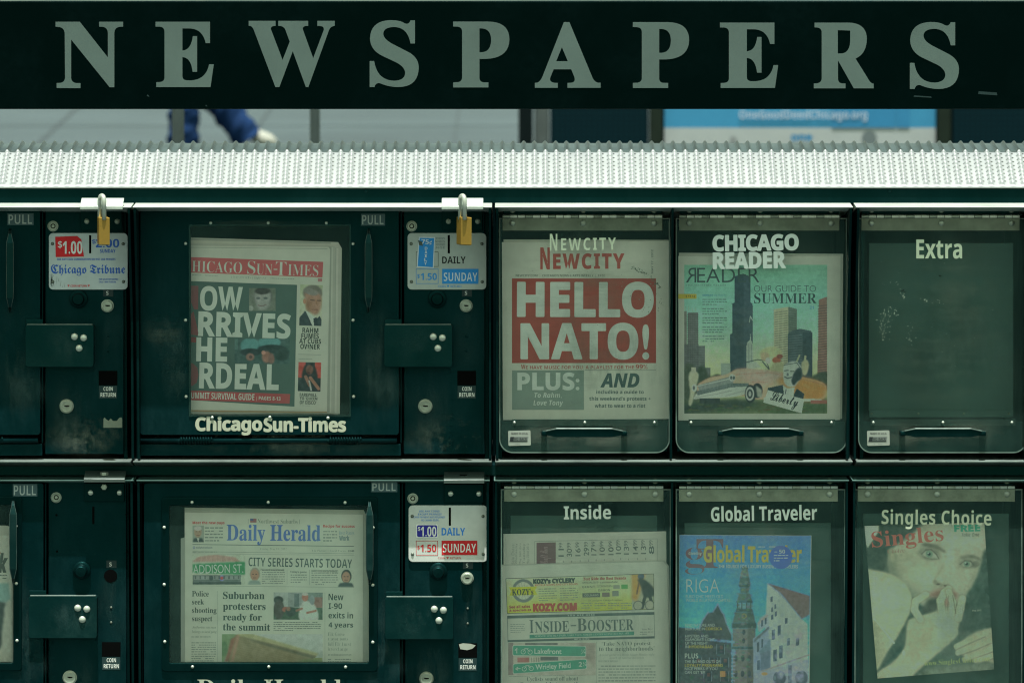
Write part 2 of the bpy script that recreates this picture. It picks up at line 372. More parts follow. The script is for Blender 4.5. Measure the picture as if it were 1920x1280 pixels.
# ------------------------------------------------------------------ printed pictures, painted cell by cell
class Pic:
    def __init__(s, x0, y0, x1, y1, step=1.3, col=(128, 140, 120)):
        s.x0, s.y0, s.x1, s.y1 = x0, y0, x1, y1
        s.nx = max(4, int((x1 - x0) / step)); s.ny = max(4, int((y1 - y0) / step))
        s.X, s.Y = np.meshgrid(np.linspace(x0, x1, s.nx), np.linspace(y0, y1, s.ny))
        s.a = np.zeros((s.ny, s.nx, 3)); s.a[:] = col; s.step = step
    def put(s, mask, col): s.a += mask[..., None] * (np.asarray(col, float) - s.a)
    def vgrad(s, stops):
        ys = [p for p, _ in stops]
        for k in range(3): s.a[..., k] = np.interp(s.Y, ys, [c[k] for _, c in stops])
    def blur(s, m, r):
        n = int(round(r / s.step))
        for _ in range(2):
            for ax in (0, 1):
                if n < 1: continue
                p = np.pad(m, [(n, n) if a == ax else (0, 0) for a in (0, 1)], mode='edge'); cs = np.cumsum(p, axis=ax)
                cs = np.insert(cs, 0, 0, axis=ax); k = 2 * n + 1
                m = (np.take(cs, range(k, cs.shape[ax]), axis=ax) - np.take(cs, range(0, cs.shape[ax] - k), axis=ax)) / k
        return m
    def mask(s, pts):
        pts = np.asarray(pts, float); m = np.zeros(s.X.shape, bool); n = len(pts)
        for i in range(n):
            (xa, ya), (xb, yb) = pts[i], pts[(i + 1) % n]
            if ya == yb: continue
            c = ((s.Y >= min(ya, yb)) & (s.Y < max(ya, yb)) & (s.X < (s.Y - ya) / (yb - ya) * (xb - xa) + xa)); m ^= c
        return m.astype(float)
    def poly(s, pts, col, soft=0, op=1):
        m = s.mask(pts)
        if soft: m = s.blur(m, soft)
        s.put(m * op, col)
    def curve(s, pts, col, soft=0, op=1, n=8):
        """closed smooth outline"""
        pts = np.asarray(pts, float); N = len(pts); out = []
        for i in range(N):
            p0, p1, p2, p3 = pts[i - 1], pts[i], pts[(i + 1) % N], pts[(i + 2) % N]
            for t in np.linspace(0, 1, n, endpoint=False):
                out.append(.5 * ((2 * p1) + (-p0 + p2) * t + (2 * p0 - 5 * p1 + 4 * p2 - p3) * t * t + (-p0 + 3 * p1 - 3 * p2 + p3) * t ** 3))
        s.poly(out, col, soft, op)
    def ell(s, cx, cy, rx, ry, col, soft=.25, op=1, ang=0):
        a = math.radians(ang); dx = (s.X - cx) * math.cos(a) + (s.Y - cy) * math.sin(a); dy = -(s.X - cx) * math.sin(a) + (s.Y - cy) * math.cos(a)
        q = np.sqrt((dx / rx) ** 2 + (dy / ry) ** 2); m = np.clip((1 + soft / 2 - q) / max(soft, 1e-3), 0, 1); m = m * m * (3 - 2 * m); s.put(m * op, col)
    def line(s, pts, wd, col, op=1, soft=.8):
        for (xa, ya), (xb, yb) in zip(pts[:-1], pts[1:]):
            vx, vy = xb - xa, yb - ya; t = np.clip(((s.X - xa) * vx + (s.Y - ya) * vy) / (vx * vx + vy * vy + 1e-9), 0, 1)
            q = np.hypot(s.X - xa - t * vx, s.Y - ya - t * vy); s.put(np.clip((wd / 2 + soft / 2 - q) / soft, 0, 1) * op, col)
    def rect(s, x0, y0, x1, y1, col, op=1): s.poly([(x0, y0), (x1, y0), (x1, y1), (x0, y1)], col, 0, op)
    def speck(s, amt, size=2):
        n = RNG.normal(0, 1, s.X.shape); n = s.blur(n, size) if size > s.step else n; n /= n.std() + 1e-9; s.a += n[..., None] * amt
    def build(s, name, parent, d, quad=None, ang=0, c=None):
        """quad: the four page corners tl tr br bl the picture is laid into"""
        u = (s.X - s.x0) / (s.x1 - s.x0); v = (s.Y - s.y0) / (s.y1 - s.y0)
        if quad:
            q = np.asarray(quad, float)
            pts = ((1 - u) * (1 - v))[..., None] * q[0] + (u * (1 - v))[..., None] * q[1] + (u * v)[..., None] * q[2] + ((1 - u) * v)[..., None] * q[3]
            pts = pts.reshape(-1, 2)
        else: pts = rotp(np.stack([s.X, s.Y], -1).reshape(-1, 2), ang, c or ((s.x0 + s.x1) / 2, (s.y0 + s.y1) / 2))
        V = PA(pts, np.full(len(pts), d)); off = np.array(parent.location); V = V - off
        i = np.arange(s.ny - 1)[:, None] * s.nx + np.arange(s.nx - 1)[None]; i = i.ravel()
        f = np.stack([i, i + s.nx, i + s.nx + 1, i + 1], 1)
        me = bpy.data.meshes.new(name); me.from_pydata(V.tolist(), [], f.tolist()); me.materials.append(PRINT)
        at = me.color_attributes.new('Col', 'FLOAT_COLOR', 'POINT')
        cc = np.ones((len(pts), 4)); cc[:, :3] = np.clip(lin(np.clip(s.a.reshape(-1, 3), 0, 255)) / EIN, .003, .82)
        at.data.foreach_set('color', cc.ravel())
        o = bpy.data.objects.new(name, me); COL.objects.link(o); o.parent = parent; return o

def scuff_mat(name, col, dens, stretch, sc_=55):
    m, N, L, out = new_mat(name)
    tr = N.new('ShaderNodeBsdfTransparent'); df = N.new('ShaderNodeBsdfDiffuse'); df.inputs[0].default_value = (*col, 1)
    a = N.new('ShaderNodeVertexColor'); a.layer_name = 'Col'
    n1 = noise(N, L, sc_, 7, .72, stretch=stretch); n2 = noise(N, L, 11, 4, .6)
    ad = N.new('ShaderNodeMath'); ad.operation = 'MULTIPLY'; L.new(n1.outputs[0], ad.inputs[0]); L.new(n2.outputs[0], ad.inputs[1])
    r = ramp(N, L, ad.outputs[0], [(.20, 0), (.40, dens)])
    mu = N.new('ShaderNodeMath'); mu.operation = 'MULTIPLY'; L.new(r.outputs[0], mu.inputs[0]); L.new(a.outputs[0], mu.inputs[1])
    mx = N.new('ShaderNodeMixShader'); L.new(mu.outputs[0], mx.inputs[0]); L.new(tr.outputs[0], mx.inputs[1]); L.new(df.outputs[0], mx.inputs[2]); L.new(mx.outputs[0], out.inputs[0]); return m
SCUFF = scuff_mat('rubbed_paint', (.055, .105, .105), .5, (1, 1, .45)); CHIP = scuff_mat('chipped_paint', (.15, .18, .15), .95, (1, 1, 1), 90)
STREAK = scuff_mat('grime_streak', (.06, .105, .10), .5, (1, 1, .18), 80); SWIPE = scuff_mat('wiped_dust', (.155, .19, .155), .5, (.16, 1, 1), 60)
def scuff(root, x0, y0, x1, y1, d, mat, name='scuff', amt=1.0):
    """a worn patch a hair in front of the surface, fading out towards its rim"""
    n = 9; u, v = np.meshgrid(np.linspace(0, 1, n), np.linspace(0, 1, n)); pts = np.stack([x0 + u * (x1 - x0), y0 + v * (y1 - y0)], -1).reshape(-1, 2)
    V = PA(pts, np.full(n * n, d)); off = np.zeros(3); q = root
    while q is not None: off += np.array(q.location); q = q.parent
    i = (np.arange(n - 1)[:, None] * n + np.arange(n - 1)[None]).ravel(); f = np.stack([i, i + n, i + n + 1, i + 1], 1)
    me = bpy.data.meshes.new(name); me.from_pydata((V - off).tolist(), [], f.tolist()); me.materials.append(mat)
    w_ = np.clip(1.15 - np.hypot(u - .5, v - .5) * 2.3, 0, 1).ravel() * amt; c = np.ones((n * n, 4)); c[:, :3] = w_[:, None]
    me.color_attributes.new('Col', 'FLOAT_COLOR', 'POINT').data.foreach_set('color', c.ravel())
    o = bpy.data.objects.new(name, me); COL.objects.link(o); o.parent = root; return o

# ================================================================== the setting
def ground_mat():
    m, N, L, out = new_mat('pavement')
    b = N.new('ShaderNodeBsdfPrincipled'); b.inputs['Roughness'].default_value = .85; b.inputs['Specular IOR Level'].default_value = .2
    n1 = noise(N, L, .35, 6, .65); r1 = ramp(N, L, n1.outputs[0], [(.3, .8), (.7, 1.15)])
    n2 = noise(N, L, 40, 4, .7); r2 = ramp(N, L, n2.outputs[0], [(.3, .8), (.7, 1.2)])
    c = mixc(N, L, 1.0, (.037, .053, .058), r1.outputs[0], 'MULTIPLY'); c = mixc(N, L, 1.0, c, r2.outputs[0], 'MULTIPLY')
    L.new(c, b.inputs['Base Color']); L.new(b.outputs[0], out.inputs[0]); return m
PAVE = ground_mat()
JOINT = surface('pavement_joint', (.034, .044, .048), .9, 0, .1)
KERBM = surface('kerb_concrete', (.2, .21, .21), .85, 0, .2, var=.15)
ROADM = surface('road_asphalt', (.04, .045, .045), .9, 0, .15, var=.2)
def plane(name, x0, y0, x1, y1, z, mat, kind='structure'):
    me = bpy.data.meshes.new(name); me.from_pydata([(x0, y0, z), (x1, y0, z), (x1, y1, z), (x0, y1, z)], [], [(0, 1, 2, 3)]); me.materials.append(mat)
    o = bpy.data.objects.new(name, me); COL.objects.link(o); o['kind'] = kind; return o
plane('sidewalk', -900, -5.5, 900, 900, 0, PAVE)
plane('road', -900, -40, 900, -5.62, -.14, ROADM)
plane('far_ground', -900, -900, 900, -40.0, -.16, PAVE)
k = MB(); kv = [(-900, -5.62, -.14), (900, -5.62, -.14), (900, -5.5, -.14), (-900, -5.5, -.14), (-900, -5.62, .004), (900, -5.62, .004), (900, -5.5, .004), (-900, -5.5, .004)]
k.add(kv, [(0, 1, 5, 4), (4, 5, 6, 7), (3, 2, 6, 7), (0, 3, 7, 4), (1, 2, 6, 5)], KERBM); o = k.build('kerb'); o['kind'] = 'structure'
# expansion joints of the pavement behind the boxes
jm = MB()
def joint(a, b, wd):
    a = np.array(a); b = np.array(b); t = (b - a) / np.linalg.norm(b - a); nrm = np.array([-t[1], t[0], 0]) * wd / 2
    z = np.array([0, 0, .004]); jm.add([a + nrm + z, b + nrm + z, b - nrm + z, a - nrm + z], [(0, 1, 2, 3)], JOINT)
def ext(p, q, k0=-1.5, k1=2.5):
    a, b = G(*p), G(*q); return a + (b - a) * k0, a + (b - a) * k1
joint(*ext((148, 200), (80, 262)), .03); joint(*ext((512, 196), (486, 236)), .02); joint(*ext((860, 206), (852, 268)), .012)
for y in (150, 237, 290):
    p = G(0, y); joint((-30, p[1], 0), (30, p[1], 0), .06)
o = jm.build('pavement_joint_lines'); o['kind'] = 'structure'

# ================================================================== sign with raised serif letters
SGD = -78
loc = P(960, 206, SGD); root = thing('newspaper_sign', 'long dark green sign beam with widely spaced pale grey serif capitals', 'sign', loc)
b = MB(); b.box(-130, 2.5, 2050, 205, SGD, SGD - 75, SIGNP); b.build('sign_beam', root, bevel=2.2)
for x in (-140, 2030):
    p = MB(); a = P(x, 2, SGD - 5); x1 = P(x + 30, 2, SGD - 5)[0]
    p.add([(a[0], a[1], 0), (x1, a[1], 0), (x1, a[1] + .06, 0), (a[0], a[1] + .06, 0), (a[0], a[1], a[2]), (x1, a[1], a[2]), (x1, a[1] + .06, a[2]), (a[0], a[1] + .06, a[2])],
          [(0, 1, 5, 4), (1, 2, 6, 5), (2, 3, 7, 6), (3, 0, 4, 7), (4, 5, 6, 7)], SIGNP); p.build('sign_post', root, bevel=2)
def outline(cmds, n=9):
    pts = [];
    for c in cmds:
        if len(c) == 2: pts.append(c)
        else:
            x0, y0 = pts[-1]; cx, cy, x, y = c
            for i in range(1, n + 1):
                t = i / n; pts.append(((1 - t) ** 2 * x0 + 2 * t * (1 - t) * cx + t * t * x, (1 - t) ** 2 * y0 + 2 * t * (1 - t) * cy + t * t * y))
    return pts
LN = [(310, 123), (445, 123), (602, 322), (602, 185), (600, 154, 572, 151), (553, 150), (553, 123), (687, 123), (687, 150), (668, 151), (640, 155, 638, 185), (638, 488), (612, 488), (397, 222), (397, 435), (398, 462, 425, 465), (449, 465), (449, 493), (316, 492), (316, 465), (335, 464), (361, 460, 363, 435), (361, 185), (357, 156, 330, 152), (310, 150)]
LE = [(868, 123), (1172, 123), (1172, 242), (1148, 242), (1130, 158, 1050, 160), (1018, 160), (1018, 283), (1066, 282, 1076, 203), (1100, 203), (1100, 402), (1075, 402), (1066, 322, 1018, 320), (1018, 425), (1018, 450, 1048, 450), (1062, 450), (1150, 448, 1167, 360), (1193, 360), (1175, 487), (872, 487), (872, 460), (893, 459), (917, 456, 918, 435), (918, 178), (917, 152, 890, 150), (868, 150)]
LW = [(1388, 118), (1538, 118), (1538, 146), (1530, 146), (1507, 150, 1513, 168), (1577, 336), (1617, 234), (1593, 168), (1584, 148, 1562, 146), (1553, 146), (1553, 118), (1720, 118), (1720, 146), (1708, 146), (1685, 150, 1691, 168), (1748, 326), (1806, 172), (1812, 150, 1790, 147), (1771, 146), (1771, 118), (1868, 118), (1868, 146), (1845, 148, 1836, 170), (1721, 487), (1707, 487), (1634, 287), (1559, 487), (1537, 487), (1417, 170), (1408, 148, 1395, 146), (1388, 146)]
LS = [(411, 115), (411, 244), (386, 244), (370, 152, 292, 152), (236, 154, 234, 190), (236, 222, 292, 250), (372, 291), (432, 322, 432, 378), (430, 485, 320, 487), (265, 487, 217, 466), (192, 460, 185, 487), (158, 487), (158, 342), (183, 342), (200, 450, 295, 452), (355, 450, 356, 408), (355, 374, 305, 349), (225, 311), (160, 278, 160, 213), (165, 116, 277, 114), (330, 115, 352, 131), (377, 142, 386, 115)]
LP = [(624, 122), (820, 122), (938, 124, 938, 222), (936, 326, 805, 330), (771, 330), (771, 437), (772, 460, 797, 461), (821, 461), (821, 489), (624, 489), (624, 461), (648, 460), (673, 457, 674, 435), (674, 175), (672, 152, 646, 150), (624, 149)]
LPH = [(771, 160), (785, 160), (836, 164, 836, 226), (834, 290, 785, 293), (771, 293)]
LA = [(1242, 125), (1273, 125), (1400, 430), (1412, 461, 1437, 463), (1447, 463), (1447, 491), (1262, 491), (1262, 464), (1285, 463), (1310, 458, 1300, 430), (1283, 388), (1185, 388), (1167, 432), (1158, 460, 1192, 464), (1208, 464), (1208, 491), (1080, 491), (1080, 464), (1092, 463), (1110, 457, 1122, 430)]
LAH = [(1231, 265), (1264, 343), (1199, 343)]
LR = [(736, 128), (930, 128), (1028, 132, 1028, 220), (1025, 302, 965, 328), (1042, 452), (1052, 467, 1066, 468), (1066, 494), (955, 494), (867, 338), (867, 440), (868, 466, 893, 467), (909, 467), (909, 494), (732, 494), (732, 467), (752, 466), (774, 462, 776, 440), (776, 180), (774, 157, 750, 155), (736, 154)]
LRH = [(866, 170), (885, 170), (935, 172), (935, 172, 935, 232), (932, 298, 885, 300), (866, 300)]
def flat_with_hole(mb, outer, inner, d0, d1, mat):
    loops = [outer] + ([inner] if inner else [])
    cv = bpy.data.curves.new('g', 'CURVE'); cv.dimensions = '2D'; cv.fill_mode = 'BOTH'
    for lp in loops:
        sp = cv.splines.new('POLY'); sp.points.add(len(lp) - 1); sp.use_cyclic_u = True
        for q, (x, y) in zip(sp.points, lp): q.co = (x, y, 0, 1)
    o = bpy.data.objects.new('g', cv); COL.objects.link(o)
    me = bpy.data.meshes.new_from_object(o.evaluated_get(bpy.context.evaluated_depsgraph_get()))
    xy = [(v.co.x, v.co.y) for v in me.vertices]; fs = [tuple(p.vertices) for p in me.polygons]
    bpy.data.objects.remove(o); bpy.data.curves.remove(cv); bpy.data.meshes.remove(me)
    mb.add(PA(xy, np.full(len(xy), d0)), fs, mat)
    for lp in loops:
        a = PA(lp, np.full(len(lp), d0)); c = a.copy(); c[:, 1] = -d1 * S; n = len(lp)
        mb.add(np.vstack([a, c]), [(i, (i + 1) % n, n + (i + 1) % n, n + i) for i in range(n)], mat)
ZF = 2.9766
for L_, hole, ox, dx, dy in ((LN, None, 0, 0, 0), (LE, None, 0, 0, 0), (LW, None, 0, 0, 0), (LS, None, 640, 0, 0), (LP, LPH, 640, 0, 0), (LA, LAH, 640, 0, 0), (LP, LPH, 640, 337, 1),
                             (LE, None, 0, 1058.3, 1.6), (LR, LRH, 1280, 0, 0), (LS, None, 640, 1012.9, 3.5)):
    cv = lambda c: [(ox + dx + x / ZF, dy + y / ZF) for x, y in outline(c)]
    m = MB(); flat_with_hole(m, cv(L_), cv(hole) if hole else None, SGD + 1.2, SGD + .1, VINYL); m.build('letter', root, fix=False)
SCR = surface('scratch', (.008, .022, .022), .8, 0, .2)
for x0, y0, x1, y1, t in ((1714, 180.5, 1746, 182.5, 1.2), (1835, 174, 1869, 176.5, 2.6), (276, 179, 279, 180.5, 1.5), (386, 198, 388, 199, 1)):
    sm = MB(); sm.poly([(x0, y0 - t), (x1, y1 - t), (x1 + 1, y1 + t), (x0 - 1, y0 + t)], SGD + .4, SCR); sm.build('scratch', root, fix=False)

# ================================================================== tread-plate shelf over the boxes
def shelf():
    loc = P(960, 352, 10); root = thing('tread_plate_shelf', 'white perforated tread-plate shelf sloping above the top row of boxes', 'shelf', loc)
    prof = [(10, 352.5), (10, 349.5), (-98, 285.5), (-203, 268.5)]
    pz = [P(960, y, d) for d, y in prof]; yz = np.array([(p[1], p[2]) for p in pz]) / S
    seg = np.linalg.norm(np.diff(yz, axis=0), axis=1); L_ = np.concatenate([[0], np.cumsum(seg)])
    tot = L_[-1]; pitch_v = 14.0
    x_a = P(3.4, 268, -203)[0] / S; pu = (P(3.4 + 19.97, 268, -203)[0] / S - x_a)
    du = pu / 12; u0 = x_a - pu * 9; nu = int((2200 + pu * 9) / du)
    us = u0 + np.arange(nu) * du; vs = np.arange(0, tot + .01, pitch_v / 8)
    Y = np.interp(vs, L_, yz[:, 0]); Z = np.interp(vs, L_, yz[:, 1])
    tn = np.stack([np.gradient(Y), np.gradient(Z)], 1)
    k = np.ones(5) / 5; tn = np.stack([np.convolve(np.pad(tn[:, i], 2, mode='edge'), k, 'valid') for i in (0, 1)], 1)
    tn /= np.linalg.norm(tn, axis=1)[:, None]; nr = np.stack([-tn[:, 1], tn[:, 0]], 1)
    U, V = np.meshgrid(us, vs)
    fu = ((U - x_a) / pu + .5) % 1 - .5; fv = (V / pitch_v + .5) % 1 - .5
    hgt = 6.2 * np.clip(1 - (fu * pu / 5.4) ** 2, 0, 1) ** 1.2 * (.12 + .88 * np.clip(1 - (fv * pitch_v / 7.2) ** 2, 0, 1))
    hgt *= np.clip((V - 4) / 6, 0, 1)
    VX = U; VY = Y[:, None] + nr[:, :1] * hgt; VZ = Z[:, None] + nr[:, 1:] * hgt
    co = np.stack([VX, VY, VZ], -1).reshape(-1, 3) * S
    i = (np.arange(len(vs) - 1)[:, None] * nu + np.arange(nu - 1)[None]).ravel(); f = np.stack([i, i + 1, i + nu + 1, i + nu], 1)
    uc = (U[:-1, :-1] + du / 2).ravel(); vc = (V[:-1, :-1] + pitch_v / 16).ravel()
    a = ((uc - x_a) / pu) % 1; q = (vc / pitch_v) % 1
    h1 = ((a - .36) * pu / 1.9) ** 2 + ((q - .5) * pitch_v / 2.3) ** 2 < 1
    h2 = ((a - .74) * pu / 1.25) ** 2 + ((q - .95) * pitch_v / 1.6) ** 2 < 1
    keep = ~((h1 | h2) & (vc > 14) & (vc < L_[2] + 4))
    f = f[keep]
    me = bpy.data.meshes.new('tread_plate'); me.from_pydata((co - np.array(loc)).tolist(), [], f.tolist()); me.materials.append(SHELF)
    me.polygons.foreach_set('use_smooth', [True] * len(me.polygons))
    o = bpy.data.objects.new('tread_plate', me); COL.objects.link(o); o.parent = root
    m = MB(); m.side(-140, 2060, [(9, 350.3), (9, 353.3), (2, 353.3), (-200, 272), (-200, 271.2), (-96, 288)], DARKSTEEL); m.build('backing_plate', root)
    m = MB(); m.side(-140, 2060, [(6, 353.5), (6, 356), (-30, 358), (-30, 353.5)], PAINT2); m.build('edge_strip', root, bevel=.8)
    for x in (683, 1665):
        m = MB(); m.dome(x + 3, 357, 4, 6.5, PAINT2); m.build('bolt', root, smooth=True)
shelf()

# ================================================================== frame that carries the boxes
loc = (0, .2, 0); root = thing('rack_frame', 'dark green steel frame of rails carrying both rows of boxes', 'frame', loc)
m = MB(); m.box(-450, 354, 2300, 383, 6, -150, PAINT2); m.build('rail', root, bevel=2)
m = MB(); m.box(-450, 869.5, 2300, 892, -59, -200, COVERP); m.build('rail', root, bevel=2)
zb = P(960, 1384, 0)[2]
m = MB()
a = P(-440, 1384, -20)[0]; c = P(2290, 1384, -20)[0]
m.add([(a, .05, 0), (c, .05, 0), (c, .4, 0), (a, .4, 0), (a, .05, zb), (c, .05, zb), (c, .4, zb), (a, .4, zb)], [(0, 1, 5, 4), (1, 2, 6, 5), (2, 3, 7, 6), (3, 0, 4, 7), (4, 5, 6, 7)], PAINT2)
m.build('plinth', root, bevel=3)
m = MB(); m.side(-450, 2300, [(-425, 360), (-425, 1384), (-440, 1384), (-440, 360)], PAINT2); m.build('back_panel', root)

# ================================================================== cabinets
def cabinet(root, x0, x1, row, dividers=()):
    """shell of one unit: trim lip on top, tapering cheeks, sill and dark interior. Row 1 leans out further than row 2."""
    yt, ys = (388, 862) if row == 1 else (900, 1374)
    T, B = (85, 23) if row == 1 else (18, 12)
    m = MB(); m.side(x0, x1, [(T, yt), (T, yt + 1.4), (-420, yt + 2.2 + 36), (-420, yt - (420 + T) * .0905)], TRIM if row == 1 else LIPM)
    m.build('top_lip', root, bevel=1.6)
    for xx0, xx1 in [(x0 + 1.5, x0 + 6.5), (x1 - 6.5, x1 - 1.5)] + [(a, b_) for a, b_ in dividers]:
        m = MB(); m.side(xx0, xx1, [(T - 5, yt + 2.6), (T - 5, yt + 12), (B - 2, yt + 215), (B - 2, ys - 1.2), (-418, ys - 1.2), (-418, yt + 40)], PAINT2); m.build('side_wall', root, bevel=1.4)
    # inner door jambs, set back
    for xx0, xx1 in ((x0 + 6.6, x0 + 13), (x1 - 13, x1 - 6.6)):
        m = MB(); m.side(xx0, xx1, [(-24, yt + 2.8), (-24, ys - 1.4), (-60, ys - 1.4), (-60, yt + 3)], PAINT2); m.build('jamb', root)
    m = MB(); m.side(x0 + .5, x1 - .5, [(B, ys + 2), (B, ys + 5), (-420, ys + 5 + 36), (-420, ys + 2 - (420 + B) * .0905)], SILLM); m.build('sill', root, bevel=1.2)
    m = MB(); m.side(x0 + 6.6, x1 - 6.6, [(-405, yt + 3), (-405, ys - 2), (-415, ys - 2), (-415, yt + 3)], BLACK); m.build('back_wall', root)

def strap_v(mb, x, y0, y1, hw, d0, out, mat):
    L_ = y1 - y0
    mb.strap([(y0, x, hw * .30, d0), (y0 + L_ * .02, x, hw * .32, d0 + out * .5), (y0 + L_ * .06, x, hw * .42, d0 + out * .9), (y0 + L_ * .17, x, hw * .95, d0 + out), (y0 + L_ * .25, x, hw, d0 + out),
              (y1 - L_ * .25, x, hw, d0 + out), (y1 - L_ * .17, x, hw * .95, d0 + out), (y1 - L_ * .06, x, hw * .42, d0 + out * .9), (y1 - L_ * .02, x, hw * .32, d0 + out * .5), (y1, x, hw * .30, d0)], mat, True, 5)

def strap_h(mb, x0, x1, y, hw, d0, out, mat):
    L_ = x1 - x0
    mb.strap([(x0, y, hw * .45, d0), (x0 + L_ * .015, y, hw * .5, d0 + out * .5), (x0 + L_ * .05, y - 1, hw * .5, d0 + out * .85), (x0 + L_ * .17, y - 1, hw, d0 + out),
              (x1 - L_ * .17, y - 1, hw, d0 + out), (x1 - L_ * .05, y - 1, hw * .5, d0 + out * .85), (x1 - L_ * .015, y, hw * .5, d0 + out * .5), (x1, y, hw * .45, d0)], mat, False, 5)

def key_lock(root, x, y, r, d, kind='slot'):
    m = MB(); m.lathe(x, y, [(r + 1.5, d - 1), (r + 1.5, d + 2), (r, d + 2.2), (r, d + 7), (r - 1.2, d + 8.2), (r * .72, d + 8.2), (r * .70, d + 7.4), (.2, d + 7.4)], STEEL, 28); o = m.build('key_lock', root, smooth=False, bevel=0)
    m = MB()
    if kind == 'ring':
        m.lathe(x, y, [(r * .55, d + 7.6), (r * .55, d + 8.0), (.2, d + 8.0)], BLACK, 24); m.lathe(x, y, [(r * .33, d + 8.1), (r * .33, d + 9), (.2, d + 9)], STEEL, 20)
    else: m.poly([(x - r * .42, y - 1.4), (x + r * .4, y - 1.2), (x + r * .42, y + 1.0), (x - .5, y + 1.6), (x - r * .35, y + .6)], d + 7.9, BLACK)
    m.build('keyhole', o_fix(o), fix=False)

def o_fix(o): return o

LBL = dict(out=True)
def coin_box(name, label, dx, dy, row, cfg):
    """coin-operated box; (dx, dy) shifts the pixel layout of the middle one of the upper row"""
    X = lambda v: v + dx; Yy = lambda v: v + dy
    x0, x1 = cfg['x']; yt, ys = (388, 862) if row == 1 else (900, 1374)
    root = thing(name, label, 'newspaper box', P((x0 + x1) / 2, ys, 0), 'coin-operated newspaper boxes')
    cabinet(root, x0, x1, row)
    # door with its window opening
    dl, dr = x0 + 14, X(748); win = cfg['win']; DT, DB = yt + 5, Yy(815)
    m = MB(); m.ring(rrect(dl, DT, dr, DB, 5), rrect(*win, 4), 0, -22, PAINT); door = m.build('door', root, bevel=1.2)
    if cfg.get('frame'):
        f = cfg['frame']; m = MB(); m.ring(rrect(*f, 6), rrect(win[0] + .5, win[1] + .5, win[2] - .5, win[3] - .5, 4), 4, .2, PAINT2); m.build('window_frame', door, bevel=1.5)
    g = MB(); zd = 1.6 if not cfg.get('frame') else 4.6
    e = 3 if not cfg.get('frame') else 0
    g.poly([(win[0] - e, win[1] - e), (win[2] + e, win[1] - e), (win[2] + e, win[3] + e), (win[0] - e, win[3] + e)], zd - (0 if e else 6), GLASS); g.build('window_pane', door, fix=False)
    for sx, sy in cfg['screws']:
        m = MB(); m.dome(sx, sy, 3.1, zd + .5, CHROME, 2.2, 12); m.build('screw', door, smooth=True)
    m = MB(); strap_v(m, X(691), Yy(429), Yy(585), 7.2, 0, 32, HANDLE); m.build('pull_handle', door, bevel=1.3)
    m = MB(); r = (X(677), Yy(401), X(722), Yy(423)) if 'pull' not in cfg else cfg['pull']
    m.rect(*r, .5, ink(62, 88, 86, **LBL)); text(m, 'PULL', (r[0] + 2, r[1] + 2.5, r[2] - 3, r[3] - 2), ink(150, 165, 152, **LBL), .9, 'nb', off=-.01); m.build('pull_label', door, fix=False)
    # spring hinge under the door
    hy = Yy(825); m = MB(); m.tube([(dl - 2, hy, -6), (dr - 4, hy, -6)], 5.2, PAINT); hb = m.build('hinge_bar', root, smooth=True)
    for sx in (X(335), X(615)):
        m = MB(); n = 150; m.tube([(sx + 62 * i / n, hy + 6.4 * math.sin(i / n * 2 * math.pi * 12), -6 + 6.4 * math.cos(i / n * 2 * math.pi * 12)) for i in range(n + 1)], 1.6, PAINT2, 6); m.build('spring', hb, smooth=True)
    m = MB(); m.box(dl - 1, Yy(832), dr + 4, ys - 8, -9, -22, PAINT); m.build('lower_panel', root, bevel=1.5)
    # coin panel
    pl, pr = X(757), x1 - 13.4
    m = MB(); m.box(pl, yt + 3, pr, ys - 11, -15, -40, PAINT); m.box(X(750.2), DT, X(753.4), Yy(830), -6, -38, PAINT2); cp = m.build('coin_panel', root, bevel=1.2)
    key_lock(cp, X(772), Yy(424), 8.6, -15, 'ring')
    hx0, hx1, hy0 = cfg.get('hasp', (X(828), X(906), yt - 17))
    T = 85 if row == 1 else 18
    m = MB(); hb_ = hy0 + 15
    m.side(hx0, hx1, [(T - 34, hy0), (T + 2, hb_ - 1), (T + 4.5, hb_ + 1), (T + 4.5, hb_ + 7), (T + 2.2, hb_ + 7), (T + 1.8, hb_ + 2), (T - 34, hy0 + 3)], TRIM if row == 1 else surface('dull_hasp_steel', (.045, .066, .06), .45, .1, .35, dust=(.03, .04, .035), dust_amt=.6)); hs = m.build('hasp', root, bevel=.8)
    m = MB(); m.box(hx0 + 1, hb_ + 8, hx1 - 1, Yy(432), -8, -15, PAINT2); m.build('hasp_plate', hs, bevel=1)
    for sx in (hx0 + 13, hx1 - 10):
        m = MB(); m.dome(sx, Yy(415), 5.2, -8, CHROME if row == 2 else STEEL); m.build('rivet', hs, smooth=True)
    if cfg.get('bolt'):
        bx = (hx0 + hx1) / 2; m = MB(); c = P(bx, hy0 + 6, T - 14)
        vs = []; n = 6
        for z in (0, .005):
            for i in range(n): a = math.pi * 2 * i / n; vs.append((c[0] + .007 * math.cos(a), c[1] + .007 * math.sin(a), c[2] - .002 + z))
        m.add(vs, [tuple(range(6, 12))] + [(i, (i + 1) % 6, 6 + (i + 1) % 6, 6 + i) for i in range(6)], STEEL); m.build('bolt', hs, bevel=.6); m = MB(); m.cyl(bx, hb_ + 15, 6, T - 8, T - 16, STEEL, 6); m.build('nut', hs)
    else:
        m = MB(); bx = (hx0 + hx1) / 2 - 1; m.poly([(bx - 7, hy0 + 5), (bx + 7, hy0 + 5), (bx + 7, hy0 + 7.2), (bx - 7, hy0 + 7.2)], T - 15, BLACK) if row == 2 else None
        if row == 2: m.build('slot', hs, fix=False)
